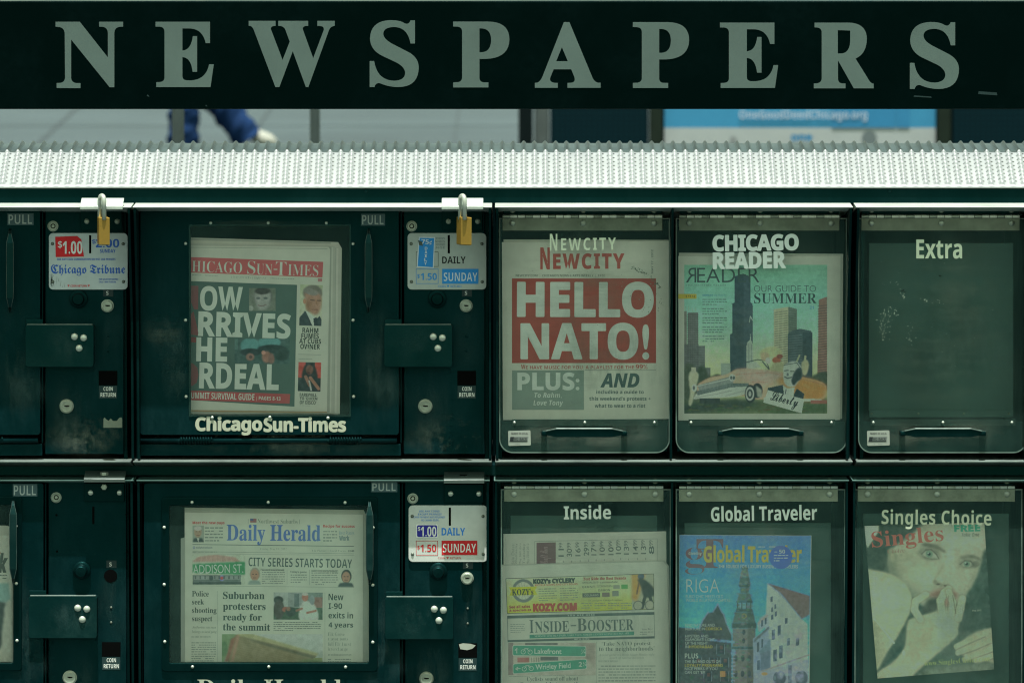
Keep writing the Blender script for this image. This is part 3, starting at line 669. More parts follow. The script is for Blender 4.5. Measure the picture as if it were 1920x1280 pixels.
    # plate with the prices
    if cfg.get('plate'):
        px0, py0, px1, py1 = X(764), Yy(437), X(912), Yy(543)
        m = MB(); m.prism(rrect(px0, py0, px1, py1, 8), -11, -14.9, ink(*cfg['plate_col'], **LBL)); pp = m.build('price_plate', root, bevel=.8)
        for sx, sy in ((px0 + 7, py0 + 20), (px1 - 8.5, py0 + 20), (px0 + 7.5, py1 - 15), (px1 - 8, py1 - 15)):
            m = MB(); m.dome(sx, sy, 3.2, -10.9, DARKSTEEL, 2, 12); m.build('screw', pp, smooth=True)
        m = MB(); m.box(px0 + 75.5, py0 + 4, px0 + 79.5, py0 + 38, -10.5, -13, BLACK); m.build('coin_slot', pp, fix=False)
        m = MB(); cfg['plate'](m, px0, py0); m.build('lettering', pp, fix=False)
    else:
        m = MB(); sx = X(841.5); m.box(sx - 2, Yy(441), sx + 2, Yy(474), -14.6, -16, BLACK)
        for hx, hy_ in ((-69, 20), (62, 19), (-68, 88), (63, 89)): m.lathe(sx + hx, Yy(437 + hy_), [(2.2, -15.5), (2.2, -14.6), (.1, -14.6)], BLACK, 12)
        m.build('coin_slot', root, fix=False)
    # return button, S lock
    kx, ky = X(820), Yy(560)
    m = MB(); ko = 14 if row == 1 else 26
    m.lathe(kx, ky, [(17, -16), (17, -8), (14, -6.5), (11.5, -6), (11.5, -15 + ko), (9.5, -15 + ko + 3), (.2, -15 + ko + 3.4)], PAINT2, 28); m.build('return_button', root, bevel=.6)
    m = MB(); m.rect(X(866), Yy(542), X(885), Yy(556), -14.5, ink(22, 44, 42, **LBL)); text(m, 'S', (X(871.5), Yy(545.5), X(876), Yy(553)), ink(170, 180, 165, **LBL), -14.1, 'nb'); m.build('lock_label', root, fix=False)
    if cfg.get('hole'):
        m = MB(); m.lathe(X(874), Yy(571), [(12.5, -16), (12.5, -14.4), (.1, -14.4)], BLACK, 28); m.build('lock_hole', root, fix=False)
    else: key_lock(root, X(874), Yy(573), 10.6, -15)
    # cover over the latch
    m = MB(); m.prism(rrect(X(720), Yy(609), X(848), Yy(688), 5), 11, -14.8, COVERP); m.box(X(721), Yy(598.5), X(753), Yy(611), 3, -1, COVERP); m.box(X(722.5), Yy(607.6), X(846), Yy(609.4), 10.4, 2, SILLM); cv = m.build('latch_cover', root, bevel=2)  # the thin pale strip paints a highlight on the cover's top edge
    for sx, sy in ((812.3, 631), (829.4, 633), (821, 652.5)):
        m = MB(); m.dome(X(sx), Yy(sy), 6.7, 11, CHROME, 4.2, 20); m.build('rivet', cv, smooth=True)
    for sy in (630, 658):
        m = MB(); m.dome(X(875), Yy(sy), 2.4, -15, DARKSTEEL if row == 2 else PAINT, 1.5, 10); m.build('screw', cp, smooth=True)
    # coin return
    m = MB(); m.box(X(857.5), Yy(695), X(892.5), Yy(722), -14.4, -16, BLACK); cr = m.build('coin_return', root, fix=False)
    m = MB(); m.rect(X(858), Yy(723), X(892), Yy(747), -14.5, ink(24, 50, 48, **LBL)); text(m, 'COIN', (X(866.5), Yy(725), X(884), Yy(732.5)), ink(200, 210, 192, **LBL), -14.1, 'nb'); text(m, 'RETURN', (X(861), Yy(736), X(889.5), Yy(743.8)), ink(200, 210, 192, **LBL), -14.1, 'nb'); m.build('coin_return_label', cr, fix=False)
    if cfg.get('scrap'):
        m = MB(); m.poly([(X(858.5), Yy(697)), (X(866), Yy(695)), (X(880), Yy(696)), (X(890), Yy(699)), (X(884), Yy(705)), (X(874), Yy(708)), (X(861), Yy(706))], -14.0, ink(150, 160, 140, **LBL)); m.build('crumpled_paper', cr, fix=False)
    key_lock(root, X(797.5), Yy(761), 12, -15)
    return root, door

def torn(mb, x0, y0, x1, y1, d, mat):
    pts = [(x0, y1), (x0, y0 + 4)]; n = 9
    for i in range(n): pts.append((x0 + (x1 - x0) * (i + .5) / n, y0 + random.uniform(-1, 8)))
    pts += [(x1, y0 + 3), (x1, y1)]; mb.poly(pts, d, mat)

def plate_blue_red(m, x, y):      # upper left box
    d = -10.6; R = ink(196, 34, 38, **LBL); Wt = ink(215, 222, 208, **LBL); Bl = ink(40, 92, 168, **LBL)
    m.poly([(x + 12, y + 7), (x + 53, y + 5.5), (x + 61, y + 12), (x + 66, y + 44), (x + 13, y + 45)], d, R)
    text(m, '$', (x + 17, y + 15, x + 25, y + 29), Wt, d + .4, 'nb'); text(m, '1.00', (x + 26, y + 15, x + 63, y + 39), Wt, d + .4, 'nb', off=.005)
    text(m, '$', (x + 81, y + 12, x + 88, y + 21), Bl, d, 'nb'); text(m, '2.00', (x + 88, y + 11, x + 132, y + 27), Bl, d, 'nb'); text(m, 'SUNDAY', (x + 96, y + 30, x + 125, y + 37), Bl, d, 'nb')
    text(m, 'USE ANY COIN COMBINATION DO NOT USE PENNIES', (x + 16, y + 47, x + 125, y + 51), Bl, d, 'nb')
    text(m, 'Chicago Tribune', (x + 4, y + 59, x + 143, y + 80), Bl, d, 'fr', off=.006)
    text(m, 'FOR SALES OR SERVICE', (x + 94, y + 85, x + 130, y + 88), Bl, d, 'nb'); text(m, 'CALL 1-800-TRIBUNE', (x + 94, y + 90, x + 126, y + 93), Bl, d, 'nb')
    text(m, '\u25bc COIN RETURN \u25bc', (x + 35, y + 97, x + 77, y + 101), R, d, 'nb')
    Dt = ink(120, 132, 122, **LBL)
    for k in range(26): a = random.random() ** 2; m.poly([(x + 3 + a * 40 + q[0], y + 101 - random.random() * 30 * (1 - a) + q[1]) for q in ((0, 0), (random.uniform(1, 4), .6), (random.uniform(.5, 2), random.uniform(1, 2.5)))], d - .2, Dt)
def plate_blue(m, x, y):          # upper middle box
    d = -10.6; Bl = ink(38, 132, 190, **LBL); K = ink(22, 30, 30, **LBL); Wt = ink(190, 205, 200, **LBL); Gy = ink(120, 135, 128, **LBL)
    for i, t in enumerate(('USE ANY COINS', 'EXCEPT PENNIES', 'OVER PAYMENT NOT RETURNED', 'NO CHANGE')):
        text(m, t, (x + 20, y + 8 + i * 5.8, x + 70, y + 12 + i * 5.8), Gy, d, 'nb')
    m.rect(x + 16, y + 35, x + 58, y + 63, d, K); m.rect(x + 16.8, y + 35.8, x + 57.2, y + 62.2, d + .2, ink(160, 172, 158, **LBL))
    c = [(x + 21, y + 7), (x + 52, y + 7.5), (x + 49, y + 66), (x + 17, y + 64)]
    m.poly(c, d + .4, Wt); m.poly([(x + 23, y + 9), (x + 50, y + 9.5), (x + 47.4, y + 64), (x + 19.2, y + 62)], d + .7, Bl)
    text(m, '75\u00a2', (x + 26, y + 12, x + 46, y + 23), Wt, d + 1, 'nb', ang=3)
    for i, ch in enumerate('DAILY'): text(m, ch, (x + 32.5 - i * .3, y + 26 + i * 7, x + 37.5 - i * .3, y + 31.5 + i * 7), Wt, d + 1, 'nb')
    m.poly([(x + 20, y + 13), (x + 27, y + 16), (x + 29, y + 24), (x + 22, y + 23)], d + 1.3, ink(70, 84, 74, **LBL))
    text(m, 'DAILY', (x + 65, y + 44, x + 109, y + 57), K, d, 'nb')
    for a, b_, c_, e in ((16, 67, 58, 67.8), (16, 94.2, 58, 95), (16, 67, 16.8, 95), (57.2, 67, 58, 95)): m.rect(x + a, y + b_, x + c_, y + e, d, Bl)
    text(m, '$', (x + 18.5, y + 77, x + 23, y + 85), Bl, d, 'nb'); text(m, '1.50', (x + 25, y + 75, x + 55, y + 88), Bl, d, 'nb')
    m.rect(x + 65, y + 67, x + 133, y + 95, d, Bl); text(m, 'SUNDAY', (x + 68, y + 74, x + 131, y + 90), Wt, d + .4, 'nb', off=-.012)
    text(m, 'COIN \u25bc RETURN', (x + 58, y + 97.5, x + 101, y + 102), Bl, d, 'r')
def plate_red(m, x, y):           # lower middle box
    d = -10.6; Bl = ink(40, 120, 190, **LBL); Nv = ink(38, 40, 130, **LBL); R = ink(178, 32, 34, **LBL); Wt = ink(205, 212, 198, **LBL)
    for i, (t, a, b_) in enumerate((('USE ANY COINS', 20, 58), ('EXCEPT PENNIES', 18, 62), ('OVER PAYMENT NOT RETURNED', 10, 68), ('NO CHANGE GIVEN', 24, 56))):
        text(m, t, (x + a, y + 9 + i * 5.6, x + b_, y + 12.6 + i * 5.6), Bl, d, 'nb', off=-.02)
    m.prism(rrect(x + 14, y + 35, x + 55, y + 61, 3), d + .3, d, Wt, back=False); m.prism(rrect(x + 16, y + 37, x + 53.5, y + 59, 3), d + .6, d + .3, Nv, back=False)
    text(m, '$', (x + 17.5, y + 40, x + 22, y + 48), Wt, d + .9, 'nb'); text(m, '1.00', (x + 23, y + 39.5, x + 52, y + 58), Wt, d + .9, 'nb')
    text(m, 'DAILY', (x + 62, y + 42, x + 106, y + 56), Bl, d, 'nb')
    for a, b_, c_, e in ((14, 66, 55, 66.9), (14, 92.6, 55, 93.5), (14, 66, 14.9, 93.5), (54.1, 66, 55, 93.5)): m.rect(x + a, y + b_, x + c_, y + e, d, R)
    text(m, '$', (x + 16.5, y + 75, x + 21, y + 83), R, d, 'nb'); text(m, '1.50', (x + 22.5, y + 73, x + 52, y + 87), R, d, 'nb')
    m.rect(x + 62, y + 66, x + 129, y + 93, d, R); text(m, 'SUNDAY', (x + 64.5, y + 71.5, x + 126.5, y + 88), Wt, d + .4, 'nb', off=-.012)
    text(m, 'COIN \u25bc RETURN', (x + 55, y + 96.5, x + 98, y + 100.5), R, d, 'r')

cfgs = [
 dict(name='newspaper_box', label='upper coin box whose price plate has a red one-dollar sticker and blackletter title', dx=-672.5, dy=0, row=1, x=(-430, 245.5), win=(-320, 424, -20, 778), plate=plate_blue_red, plate_col=(176, 190, 180),
      screws=[(-9, 457), (-9, 600), (-9, 743)], hasp=(150, 230, 371), pull=(14, 400, 63, 422)),
 dict(name='newspaper_box', label='upper coin box whose price plate has a blue sticker and blue Sunday block', dx=0, dy=0, row=1, x=(248.5, 922.5), win=(357, 424, 655, 778), plate=plate_blue, plate_col=(160, 173, 158),
      screws=[(395, 418), (503, 418), (612, 418), (348, 456.5), (348, 600), (349, 743), (662, 457), (662, 600), (663, 743), (398, 782.5), (506, 782), (615, 783)]),
 dict(name='newspaper_box', label='lower coin box with a bare coin slot and no price plate', dx=6, dy=508, row=2, x=(-424, 250.5), win=(-320, 946, 25, 1243), frame=(-335, 931, 41, 1257),
      screws=[(30, 986), (31, 1093), (32, 1200)], hasp=(157, 234, 882), pull=(24, 907, 70, 930), bolt=True, hole=True),
 dict(name='newspaper_box', label='lower coin box whose price plate has a red Sunday block', dx=2, dy=510, row=2, x=(255.5, 918.5), win=(317, 947, 692, 1243), frame=(303, 932, 708, 1258), plate=plate_red, plate_col=(180, 190, 174),
      screws=[(360, 941), (503, 941), (647, 941.5), (308, 988), (308, 1095), (309, 1202), (699.5, 988.5), (699, 1096), (699, 1203), (361, 1249), (504, 1249), (648, 1249.5)], hasp=(832, 908, 884), pull=(696, 903, 745, 922), scrap=True),
]
cfgs[2]['dx'] = -666.5
boxes = []
for c in cfgs:
    r, dr = coin_box(c['name'], c['label'], c['dx'], c['dy'], c['row'], c); boxes.append((r, dr))
# titles on the doors of the two middle boxes, torn sticker on the upper left one
CRM = ink(160, 170, 142, **LBL); WHT = ink(205, 212, 196, **LBL)
m = MB(); text(m, 'Chicago', (367, 781, 491, 815), CRM, .9, 'nb', off=.0, sp=.94, fat=.9); text(m, 'Sun-Times', (495, 782, 648, 809), CRM, .9, 'nb', off=.0, sp=.94, fat=.9); m.build('door_title', boxes[1][1], fix=False)
m = MB(); text(m, 'Daily Herald', (370, 1272.5, 640, 1318), CRM, .9, 'sb'); m.build('door_title', boxes[3][1], fix=False)
m = MB(); torn(m, 194, 781, 229, 801.5, -14.6, ink(112, 126, 106, **LBL)); m.build('torn_sticker', boxes[0][0], fix=False)

# padlocks hanging on the upper hasps
def padlock(x, y, label, wide):
    root = thing('padlock', label, 'padlock', P(x, y + 91, 92), 'brass padlocks on the hasps')
    yaw = math.radians(28 if wide else 14)
    m = MB(); c = P(x + 6, y + 67, 93)
    hw, hd, hh = (.0105, .0085, .0235) if wide else (.0098, .0085, .0232)
    vs = []
    for sz in (-1, 1):
        for sx, sy in ((-1, -1), (1, -1), (1, 1), (-1, 1)):
            px, py = sx * hw, sy * hd; vs.append((c[0] + px * math.cos(yaw) + py * math.sin(yaw) * -1, c[1] + px * math.sin(yaw) * -1 + py * math.cos(yaw), c[2] + sz * hh))
    m.add(vs, [(3, 2, 1, 0), (4, 5, 6, 7), (0, 1, 5, 4), (1, 2, 6, 5), (2, 3, 7, 6), (3, 0, 4, 7)], BRASS); m.build('body', root, bevel=1.6)
    ry = 9
    pts = [(x - 1, y + 46, 86)] + [(x - 1 + 4.5 * (1 - math.cos(t)) * .9, y + 10 - 9 * math.sin(t), 86 + 8 * (1 - math.cos(t))) for t in np.linspace(0, math.pi, 9)] + [(x + 7.5, y + 46, 102)]
    m = MB(); m.tube(pts, 4.3, CHROME, 12); m.build('shackle', root, smooth=True)
padlock(864, 366, 'brass padlock hanging above the price plate with the blue Sunday block', True)
padlock(188, 366, 'brass padlock hanging above the price plate with the red one-dollar sticker', False)

# ================================================================== boxes of free papers
def half(root, x0, x1, row, dy, handle=True, sticker=False, strip=True):
    """one hinged acrylic door: x0..x1 is the hinge"""
    yt = 388 if row == 1 else 900; hy = 406 if row == 1 else 913.5; dd = 0
    m = MB(); m.box(x0 + 1, yt + 6, x1 - 1, hy - 4.5, -8, -22, PAINT); hl = m.build('upper_hinge_leaf', root, bevel=.8)
    for f in (.063, .505, .948):
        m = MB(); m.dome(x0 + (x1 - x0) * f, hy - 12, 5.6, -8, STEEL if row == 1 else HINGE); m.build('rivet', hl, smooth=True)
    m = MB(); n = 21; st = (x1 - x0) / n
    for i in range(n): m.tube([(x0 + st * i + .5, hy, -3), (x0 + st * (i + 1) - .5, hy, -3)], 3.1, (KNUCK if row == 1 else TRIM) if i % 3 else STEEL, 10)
    m.build('hinge_knuckle', root, smooth=False)
    m = MB(); m.box(x0, hy + 3.5, x1, hy + 26.5, .2, -2, HINGE); lf = m.build('hinge_leaf', root, bevel=.6)
    for f in (.063, .505, .948):
        m = MB(); m.dome(x0 + (x1 - x0) * f, hy + 12, 6, .2, STEEL); m.build('rivet', lf, smooth=True)
    # acrylic door, rounded below
    yb = 849 + dy
    m = MB(); q = rrect(x0 - 6, hy + 6, x1 + 14, yb, 26, 8, (0, 0, 1, 1)); m.poly(q, -2.5, GLASS); gl = m.build('clear_door', root, fix=False)
    qi = rrect(x0 - 4, hy + 5, x1 + 12, yb - 2, 24, 8, (0, 0, 1, 1)); q2 = rrect(x0 - 6, hy + 3, x1 + 14, yb, 26, 8, (0, 0, 1, 1))
    m = MB(); m.ring(q2, qi, -2, -5, ACRE); m.build('door_edge', root)
    m = MB(); m.box(x0 - 4, 790 + dy, x1 + 10, 846 + dy, -26, -30, PAINT); m.build('lower_panel', root, bevel=1)
    if strip:
        m = MB(); m.box(x0 + 18, 786 + dy, x1 - 8, 797.5 + dy, -3.4, -5.5, surface('smoky_strip', (.006, .03, .027), .35, 0, .3, dust=(.07, .1, .08), dust_amt=.5)); sp_ = m.build('door_strip', root)
        for f in (.075, .515, .95):
            m = MB(); m.dome(x0 + (x1 - x0) * f, 791.5 + dy, 2.7, -2, CHROME, 2, 12); m.build('screw', sp_, smooth=True)
    if handle:
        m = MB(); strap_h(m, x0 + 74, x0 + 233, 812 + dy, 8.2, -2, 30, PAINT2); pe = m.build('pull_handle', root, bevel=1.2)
        for bx in (x0 + 73, x0 + 223):
            m = MB(); m.box(bx, 809 + dy, bx + 11, 817 + dy, 24, -2.2, PAINT2); m.build('bracket', pe, bevel=2)
    if sticker:
        m = MB(); a, b_ = x0 + 11, 807 + dy; m.prism(rrect(a, b_, a + 42, b_ + 28, 2), -1.2, -2, ink(138, 150, 132, **LBL), back=False, ang=-1.5); K = ink(30, 40, 38, **LBL)
        text(m, 'MADE IN U.S.A.', (a + 6, b_ + 3.5, a + 37, b_ + 7), K, -.8, 'nb'); m.poly([(a + 4, b_ + 11), (a + 38, b_ + 11), (a + 36, b_ + 19), (a + 2.5, b_ + 19)], -.9, ink(104, 116, 104, **LBL))
        m.poly([(a + 2.5, b_ + 19), (a + 36, b_ + 19), (a + 36, b_ + 21), (a + 2, b_ + 21)], -.8, K); m.poly([(a + 4, b_ + 12), (a + 11, b_ + 12), (a + 9, b_ + 19), (a + 3, b_ + 19)], -.7, K)
        text(m, 'SHO-RACK', (a + 8, b_ + 13, a + 35, b_ + 18), K, -.5, 'nb'); greek(m, a + 12, b_ + 23, a + 32, b_ + 26, 1, ink(120, 130, 122, **LBL), -.8); m.build('maker_sticker', root, fix=False)
    return gl

PLATEM = surface('paper_rest_plate', (.045, .105, .098), .55, 0, .3, var=.14, vscale=7, dust=(.10, .14, .125), dust_amt=.9)
def rest_plate(root, x0, y0, x1, y1):
    m = MB(); m.box(x0, y0, x1, y1, -60, -64, PLATEM); m.build('paper_rest', root, bevel=1)

def twin(label, x0, x1, row, dy, halves, dividers):
    ys = 862 if row == 1 else 1374
    root = thing('free_paper_box', label, 'newspaper box', P((x0 + x1) / 2, ys, 0), 'free-paper boxes with clear doors')
    cabinet(root, x0, x1, row, dividers); doors = []
    for h in halves: doors.append(half(root, *h[:2], row, dy, **h[2]))
    return root, doors
tw1, dA = twin('upper twin box with clear doors titled in three pale white words, papers in both halves', 928, 1599.5, 1, 0, [(942, 1242, dict(sticker=True)), (1273, 1574, {})], [(1259, 1263.5)])
tw2, dB = twin('upper box with a clear door and no paper, just a bare rest plate', 1605.5, 2280, 1, 0, [(1615, 1912, dict(sticker=True)), (1946, 2246, {})], [(1931, 1935.5)])
tw3, dC = twin('lower twin box holding local papers beside a blue travel magazine', 926, 1592, 2, 511, [(945, 1244, {}), (1273, 1571, {})], [(1258, 1262.5)])
tw4, dD = twin('lower box holding a magazine with a portrait of a woman', 1598, 2272, 2, 511, [(1608, 1903, {}), (1938, 2238, {})], [(1921, 1925.5)])
for r in (tw1, tw2, tw3, tw4): pass
rest_plate(tw2, 1629, 456, 1900, 770); rest_plate(tw4, 1618, 962, 1892, 1300); rest_plate(tw3, 957, 966, 1232, 1300); rest_plate(tw3, 1283, 980, 1558, 1300)
rest_plate(tw1, 955, 470, 1232, 770); rest_plate(tw1, 1285, 480, 1560, 770)
m = MB(); m.box(1630, 768, 1900, 782, -57, -60, PLATEM)
for x in (1634, 1722, 1807, 1892): m.dome(x, 775, 2.2, -57, HINGE, 1.4, 10)
m.build('rest_ledge', tw2, bevel=.8)
# white vinyl titles on the clear doors
VT = ink(230, 243, 204, **LBL); VT2 = ink(226, 240, 220, **LBL); VT3 = ink(190, 203, 184, **LBL)
def title(root, items, mat):
    m = MB()
    for t, r, kw in items: text(m, t, r, mat, -1.9, kw.pop('style', 'nb'), **kw)
    m.build('door_title', root, fix=False)
title(tw1, [('N', (1031, 438.5, 1045, 470), {}), ('EWCITY', (1052, 446, 1155, 469), dict(sp=1.25, off=-.004, ang=-.8))], VT)
title(tw1, [('CHICAGO', (1336.5, 440, 1497, 470), dict(off=.012, sp=.96, ang=-.8, fat=.75)), ('READER', (1337, 473, 1473, 503), dict(off=.012, sp=.98, ang=-.8, fat=.75))], VT2)
title(tw2, [('Extra', (1718, 449, 1804, 485), dict(off=.004))], VT)
title(tw3, [('Inside', (1057, 946.5, 1145.5, 973), dict(style='nb', off=.006, ang=-.6))], VT3)
title(tw3, [('Global Traveler', (1333, 947, 1532, 976), dict(off=.006, ang=-.9))], VT3)
title(tw4, [('Singles Choice', (1653, 955, 1859, 992), dict(off=.0, ang=.7, sp=1.04))], ink(176, 190, 158, **LBL))

# wear on paint and plastic
for dx, dy, row, (r_, dr_) in ((0, 0, 1, boxes[1]), (-672.5, 0, 1, boxes[0]), (2, 510, 2, boxes[3]), (-666.5, 508, 2, boxes[2])):
    X = lambda v: v + dx; Yy = lambda v: v + dy
    for x0, y0, x1, y1, d, m_, a_ in ((752, 775, 915, 858, -14.7, CHIP, .6), (758, 690, 850, 850, -14.65, STREAK, .8), (660, 560, 752, 800, .3, STREAK, .9), (690, 690, 765, 770, .35, SCUFF, .8), (735, 605, 842, 686, 11.3, SCUFF, .55), (266, 800, 745, 856, -8.7, CHIP, .5), (840, 560, 912, 700, -14.7, STREAK, .5)):
        scuff(r_, X(x0), Yy(y0), X(x1), Yy(y1), d, m_, amt=a_)
for x0, y0, x1, y1, m_, a_ in ((285, 560, 362, 700, SCUFF, 1.0), (262, 590, 350, 650, SWIPE, .8), (300, 640, 360, 760, STREAK, 1.0), (664, 420, 745, 600, SCUFF, .35), (360, 410, 660, 426, SWIPE, .8)): scuff(boxes[1][0], x0, y0, x1, y1, .4, m_, amt=a_)
for r_, xs, dy, a_ in ((tw1, ((940, 1258), (1268, 1586)), 0, 1), (tw2, ((1610, 1926),), 0, 1), (tw3, ((942, 1256), (1268, 1582)), 511, .8), (tw4, ((1604, 1914),), 511, .8)):
    for xa, xb in xs:
        if dy == 0:
            scuff(r_, xa, 782, xb, 850, -2.3, SWIPE, amt=1.0); scuff(r_, xa + 40, 796, xb - 20, 838, -2.28, CHIP, amt=.45)
        scuff(r_, xa, 420 + dy, xb, 640 + dy, -2.34, SWIPE, amt=.75 * a_); scuff(r_, xa + 60, 540 + dy, xb + 30, 800 + dy, -2.36, STREAK, amt=.55 * a_); scuff(r_, xa + 10, 560 + dy, xb - 10, 790 + dy, -2.38, SWIPE, amt=.6 * a_)

# ================================================================== the papers
PD = -35.0
def paper(name, label, cat, x, y, group=None): return thing(name, label, cat, P(x, y, PD), group)
def sheet(root, name, pts, d, col, th=1.2, bevel=0):
    m = MB(); m.prism(pts, d, d - th, ink(*col)); return m.build(name, root)
def part(root, name, fn):
    m = MB(); fn(m); return m.build(name, root, fix=False)
I1, I2, I3 = PD + .35, PD + .7, PD + 1.05
PG = (140, 156, 132); DK = (44, 66, 58)

# --- tabloid with the big white headline on black
page_light((130, 146, 121), .76)
r = paper('newspaper', 'tabloid behind the door window with huge white headline on a dark panel', 'newspaper', 490, 775, 'papers in the boxes')
sheet(r, 'back_sheet', [(340, 445), (634, 454), (641, 466), (637, 778), (340, 782)], PD - 5, (124, 138, 114))
sheet(r, 'inner_sheet', [(340, 456), (627, 461), (629, 466), (626, 775), (340, 776)], PD - 2.5, (116, 130, 108))
sheet(r, 'front_page', [(340, 460.5), (616, 463), (619, 468), (613, 771), (340, 768)], PD, (130, 146, 121))
for k, (xa, c) in enumerate(((620.5, (104, 118, 98)), (623.5, (126, 142, 118)), (629.5, (110, 126, 104)), (633.5, (132, 146, 122)))): sheet(r, 'inner_sheet', [(xa - 6, 462 + k), (xa + 1, 463 + k), (xa - 2.5, 773), (xa - 8, 773)], PD - .8 - k * 1.1, c, .8)  # narrow sheets whose differing tones paint shading into the folded edge
part(r, 'fold_line', lambda m: [m.poly([(340, 463), (614, 466), (614, 467.2), (340, 464.2)], I1, ink(104, 120, 100)), m.poly([(340, 447), (620, 455), (620, 457), (340, 449.5)], PD - 4.5, ink(98, 112, 94)), m.poly([(345, 768), (560, 771), (613, 771), (613, 773), (560, 774), (345, 771)], PD + .2, ink(112, 104, 70))])
def f(m):
    m.poly([(345, 481.5), (606, 491), (604.5, 520), (345, 510.5)], I1, ink(134, 66, 62))
    c = ink(150, 160, 134)
    text(m, 'HICAGO', (360, 490, 454, 511), c, I2, 'sb', 1.9, off=-.012); text(m, 'S', (464, 489, 479, 514), c, I2, 'sb', 1.9, off=-.012); text(m, 'UN', (481, 495, 511, 515), c, I2, 'sb', 1.9, off=-.012)
    text(m, '-', (513, 504, 520, 506), c, I2, 'sb', 1.9); text(m, 'T', (517, 491, 537, 516), c, I2, 'sb', 1.9, off=-.012); text(m, 'IMES', (540, 496, 597, 517), c, I2, 'sb', 1.9, off=-.012)
part(r, 'masthead', f)
part(r, 'headline', lambda m: [m.poly([(345, 526.5), (557, 534), (552, 762), (345, 749)], I1, ink(52, 76, 64)),
    text(m, 'OW', (375, 536.5, 455, 583), ink(152, 166, 138), I2, 'nb', 1.2, off=.012), text(m, 'RRIVES', (371.5, 585.5, 545, 633), ink(152, 166, 138), I2, 'nb', 1.8, off=.02),
    text(m, 'HE', (368, 632.5, 426, 677.5), ink(152, 166, 138), I2, 'nb', 1, off=.02), text(m, 'RDEAL', (373.5, 681, 523, 729.5), ink(152, 166, 138), I2, 'nb', 1.4, off=.02),
    m.poly([(358, 535.5), (372, 536), (371.5, 580), (364, 580), (358, 566)], I2, ink(96, 62, 58)), m.poly([(358, 588), (363, 584), (372, 624), (371, 629), (358, 627)], I2, ink(94, 58, 54)),
    m.poly([(350, 631.5), (368, 632), (367.5, 642), (350, 641)], I2, ink(96, 50, 46)), m.poly([(350, 679), (362, 681), (370, 689), (372, 703), (369, 717), (361, 723), (350, 724)], I2, ink(90, 56, 52))])
part(r, 'banner', lambda m: [m.poly([(345, 731.5), (544, 738.5), (543, 756.5), (345, 749)], I2, ink(124, 56, 52)), text(m, 'UMMIT SURVIVAL GUIDE', (358.5, 736.5, 477, 748.5), ink(152, 162, 138), I3, 'nb', 1.7), text(m, '| PAGES 8-13', (481, 743, 526, 752), ink(152, 162, 138), I3, 'nb', 1.7)])
def f(m):
    K = ink(40, 54, 46); g = ink(104, 120, 102)
    text(m, 'RAHM', (567, 614.5, 597, 624), K, I1, 'nb', 1.5, off=.004); text(m, 'FUMES', (565, 625, 598, 634.5), K, I1, 'nb', 1.5, off=.004); text(m, 'AT CUBS', (561, 635, 602, 644), K, I1, 'nb', 1.5, off=.004); text(m, 'OWNER', (563, 644.8, 600, 654.5), K, I1, 'nb', 1.5, off=.004)
    m.rect(559, 664, 602, 665, I1, g, 1.5)
    text(m, 'FAREWELL', (562, 737, 594, 743), K, I1, 'nb', 1.5, off=.004); text(m, "TO 'QUEEN", (562, 744, 595, 750.5), K, I1, 'nb', 1.5, off=.004); text(m, "OF DISCO'", (562, 751, 593, 757.5), K, I1, 'nb', 1.5, off=.004)
    greek(m, 562, 759, 594, 761.5, 1, g, I1, 1.5); greek(m, 577, 656, 586, 658, 1, g, I1); greek(m, 560, 671.5, 601, 674.5, 1, g, I1, 1.5)
    greek(m, 360, 514.5, 412, 518, 1, g, I1, 1.8); text(m, 'A WRAPPORTS COMPANY', (432, 518, 500, 523), g, I1, 'sb', 1.9, off=-.02); greek(m, 507, 521, 591, 525, 1, g, I1, 1.9); m.rect(596, 522, 604, 528, I1, ink(126, 90, 82))
part(r, 'article_text', f)
p = Pic(467, 540, 517, 583, .9, (60, 78, 66)); p.rect(467, 540, 517, 583, (78, 90, 74)); p.ell(493, 556, 17, 18, (44, 52, 46), .3); p.curve([(476, 556), (480, 546), (494, 543), (507, 548), (508, 562), (502, 577), (492, 582), (482, 576)], (108, 118, 104), 1.5)
p.ell(484, 559, 4, 2.2, (70, 82, 74), .5); p.ell(498, 559, 4, 2.2, (70, 82, 74), .5); p.line([(491, 560), (490, 567)], 1.2, (104, 114, 100)); p.line([(484, 572), (491, 574), (499, 571)], 1.3, (80, 70, 64)); p.ell(492, 546, 14, 6, (50, 54, 48), .5); p.ell(470, 578, 5, 5, (110, 122, 106), .5); p.speck(3); p.build('photograph', r, I2)
p = Pic(440, 635, 543, 682, .9, (50, 72, 64)); p.ell(469, 648, 18, 15, (66, 108, 98), .3); p.ell(505, 642, 21, 13, (68, 112, 102), .25); p.rect(440, 656, 543, 682, (48, 70, 62)); p.ell(470, 660, 20, 7, (34, 46, 44), .3); p.ell(510, 654, 27, 8, (32, 44, 42), .3)
p.ell(469, 669, 8, 7, (104, 86, 72), .5); p.ell(470, 669, 3, 3, (66, 60, 54), .6); p.ell(500, 669, 9, 11, (108, 86, 70), .5); p.ell(494, 661, 4, 4, (132, 104, 84), .4); p.ell(509, 672, 6, 10, (92, 76, 64), .5); p.ell(528, 664, 14, 12, (34, 48, 44), .5); p.rect(440, 635, 446, 656, (58, 84, 74)); p.speck(3); p.build('photograph', r, I2)
p = Pic(562, 534, 604, 611, .9, (126, 142, 112)); p.vgrad([(534, (120, 138, 104)), (611, (134, 148, 122))]); p.ell(586, 549, 18, 15, (82, 88, 74), .3); p.curve([(571, 552), (576, 546), (592, 548), (602, 556), (602, 575), (596, 588), (586, 588), (575, 576)], (116, 98, 76), 2); p.ell(571, 565, 3, 5, (120, 96, 70), .4)
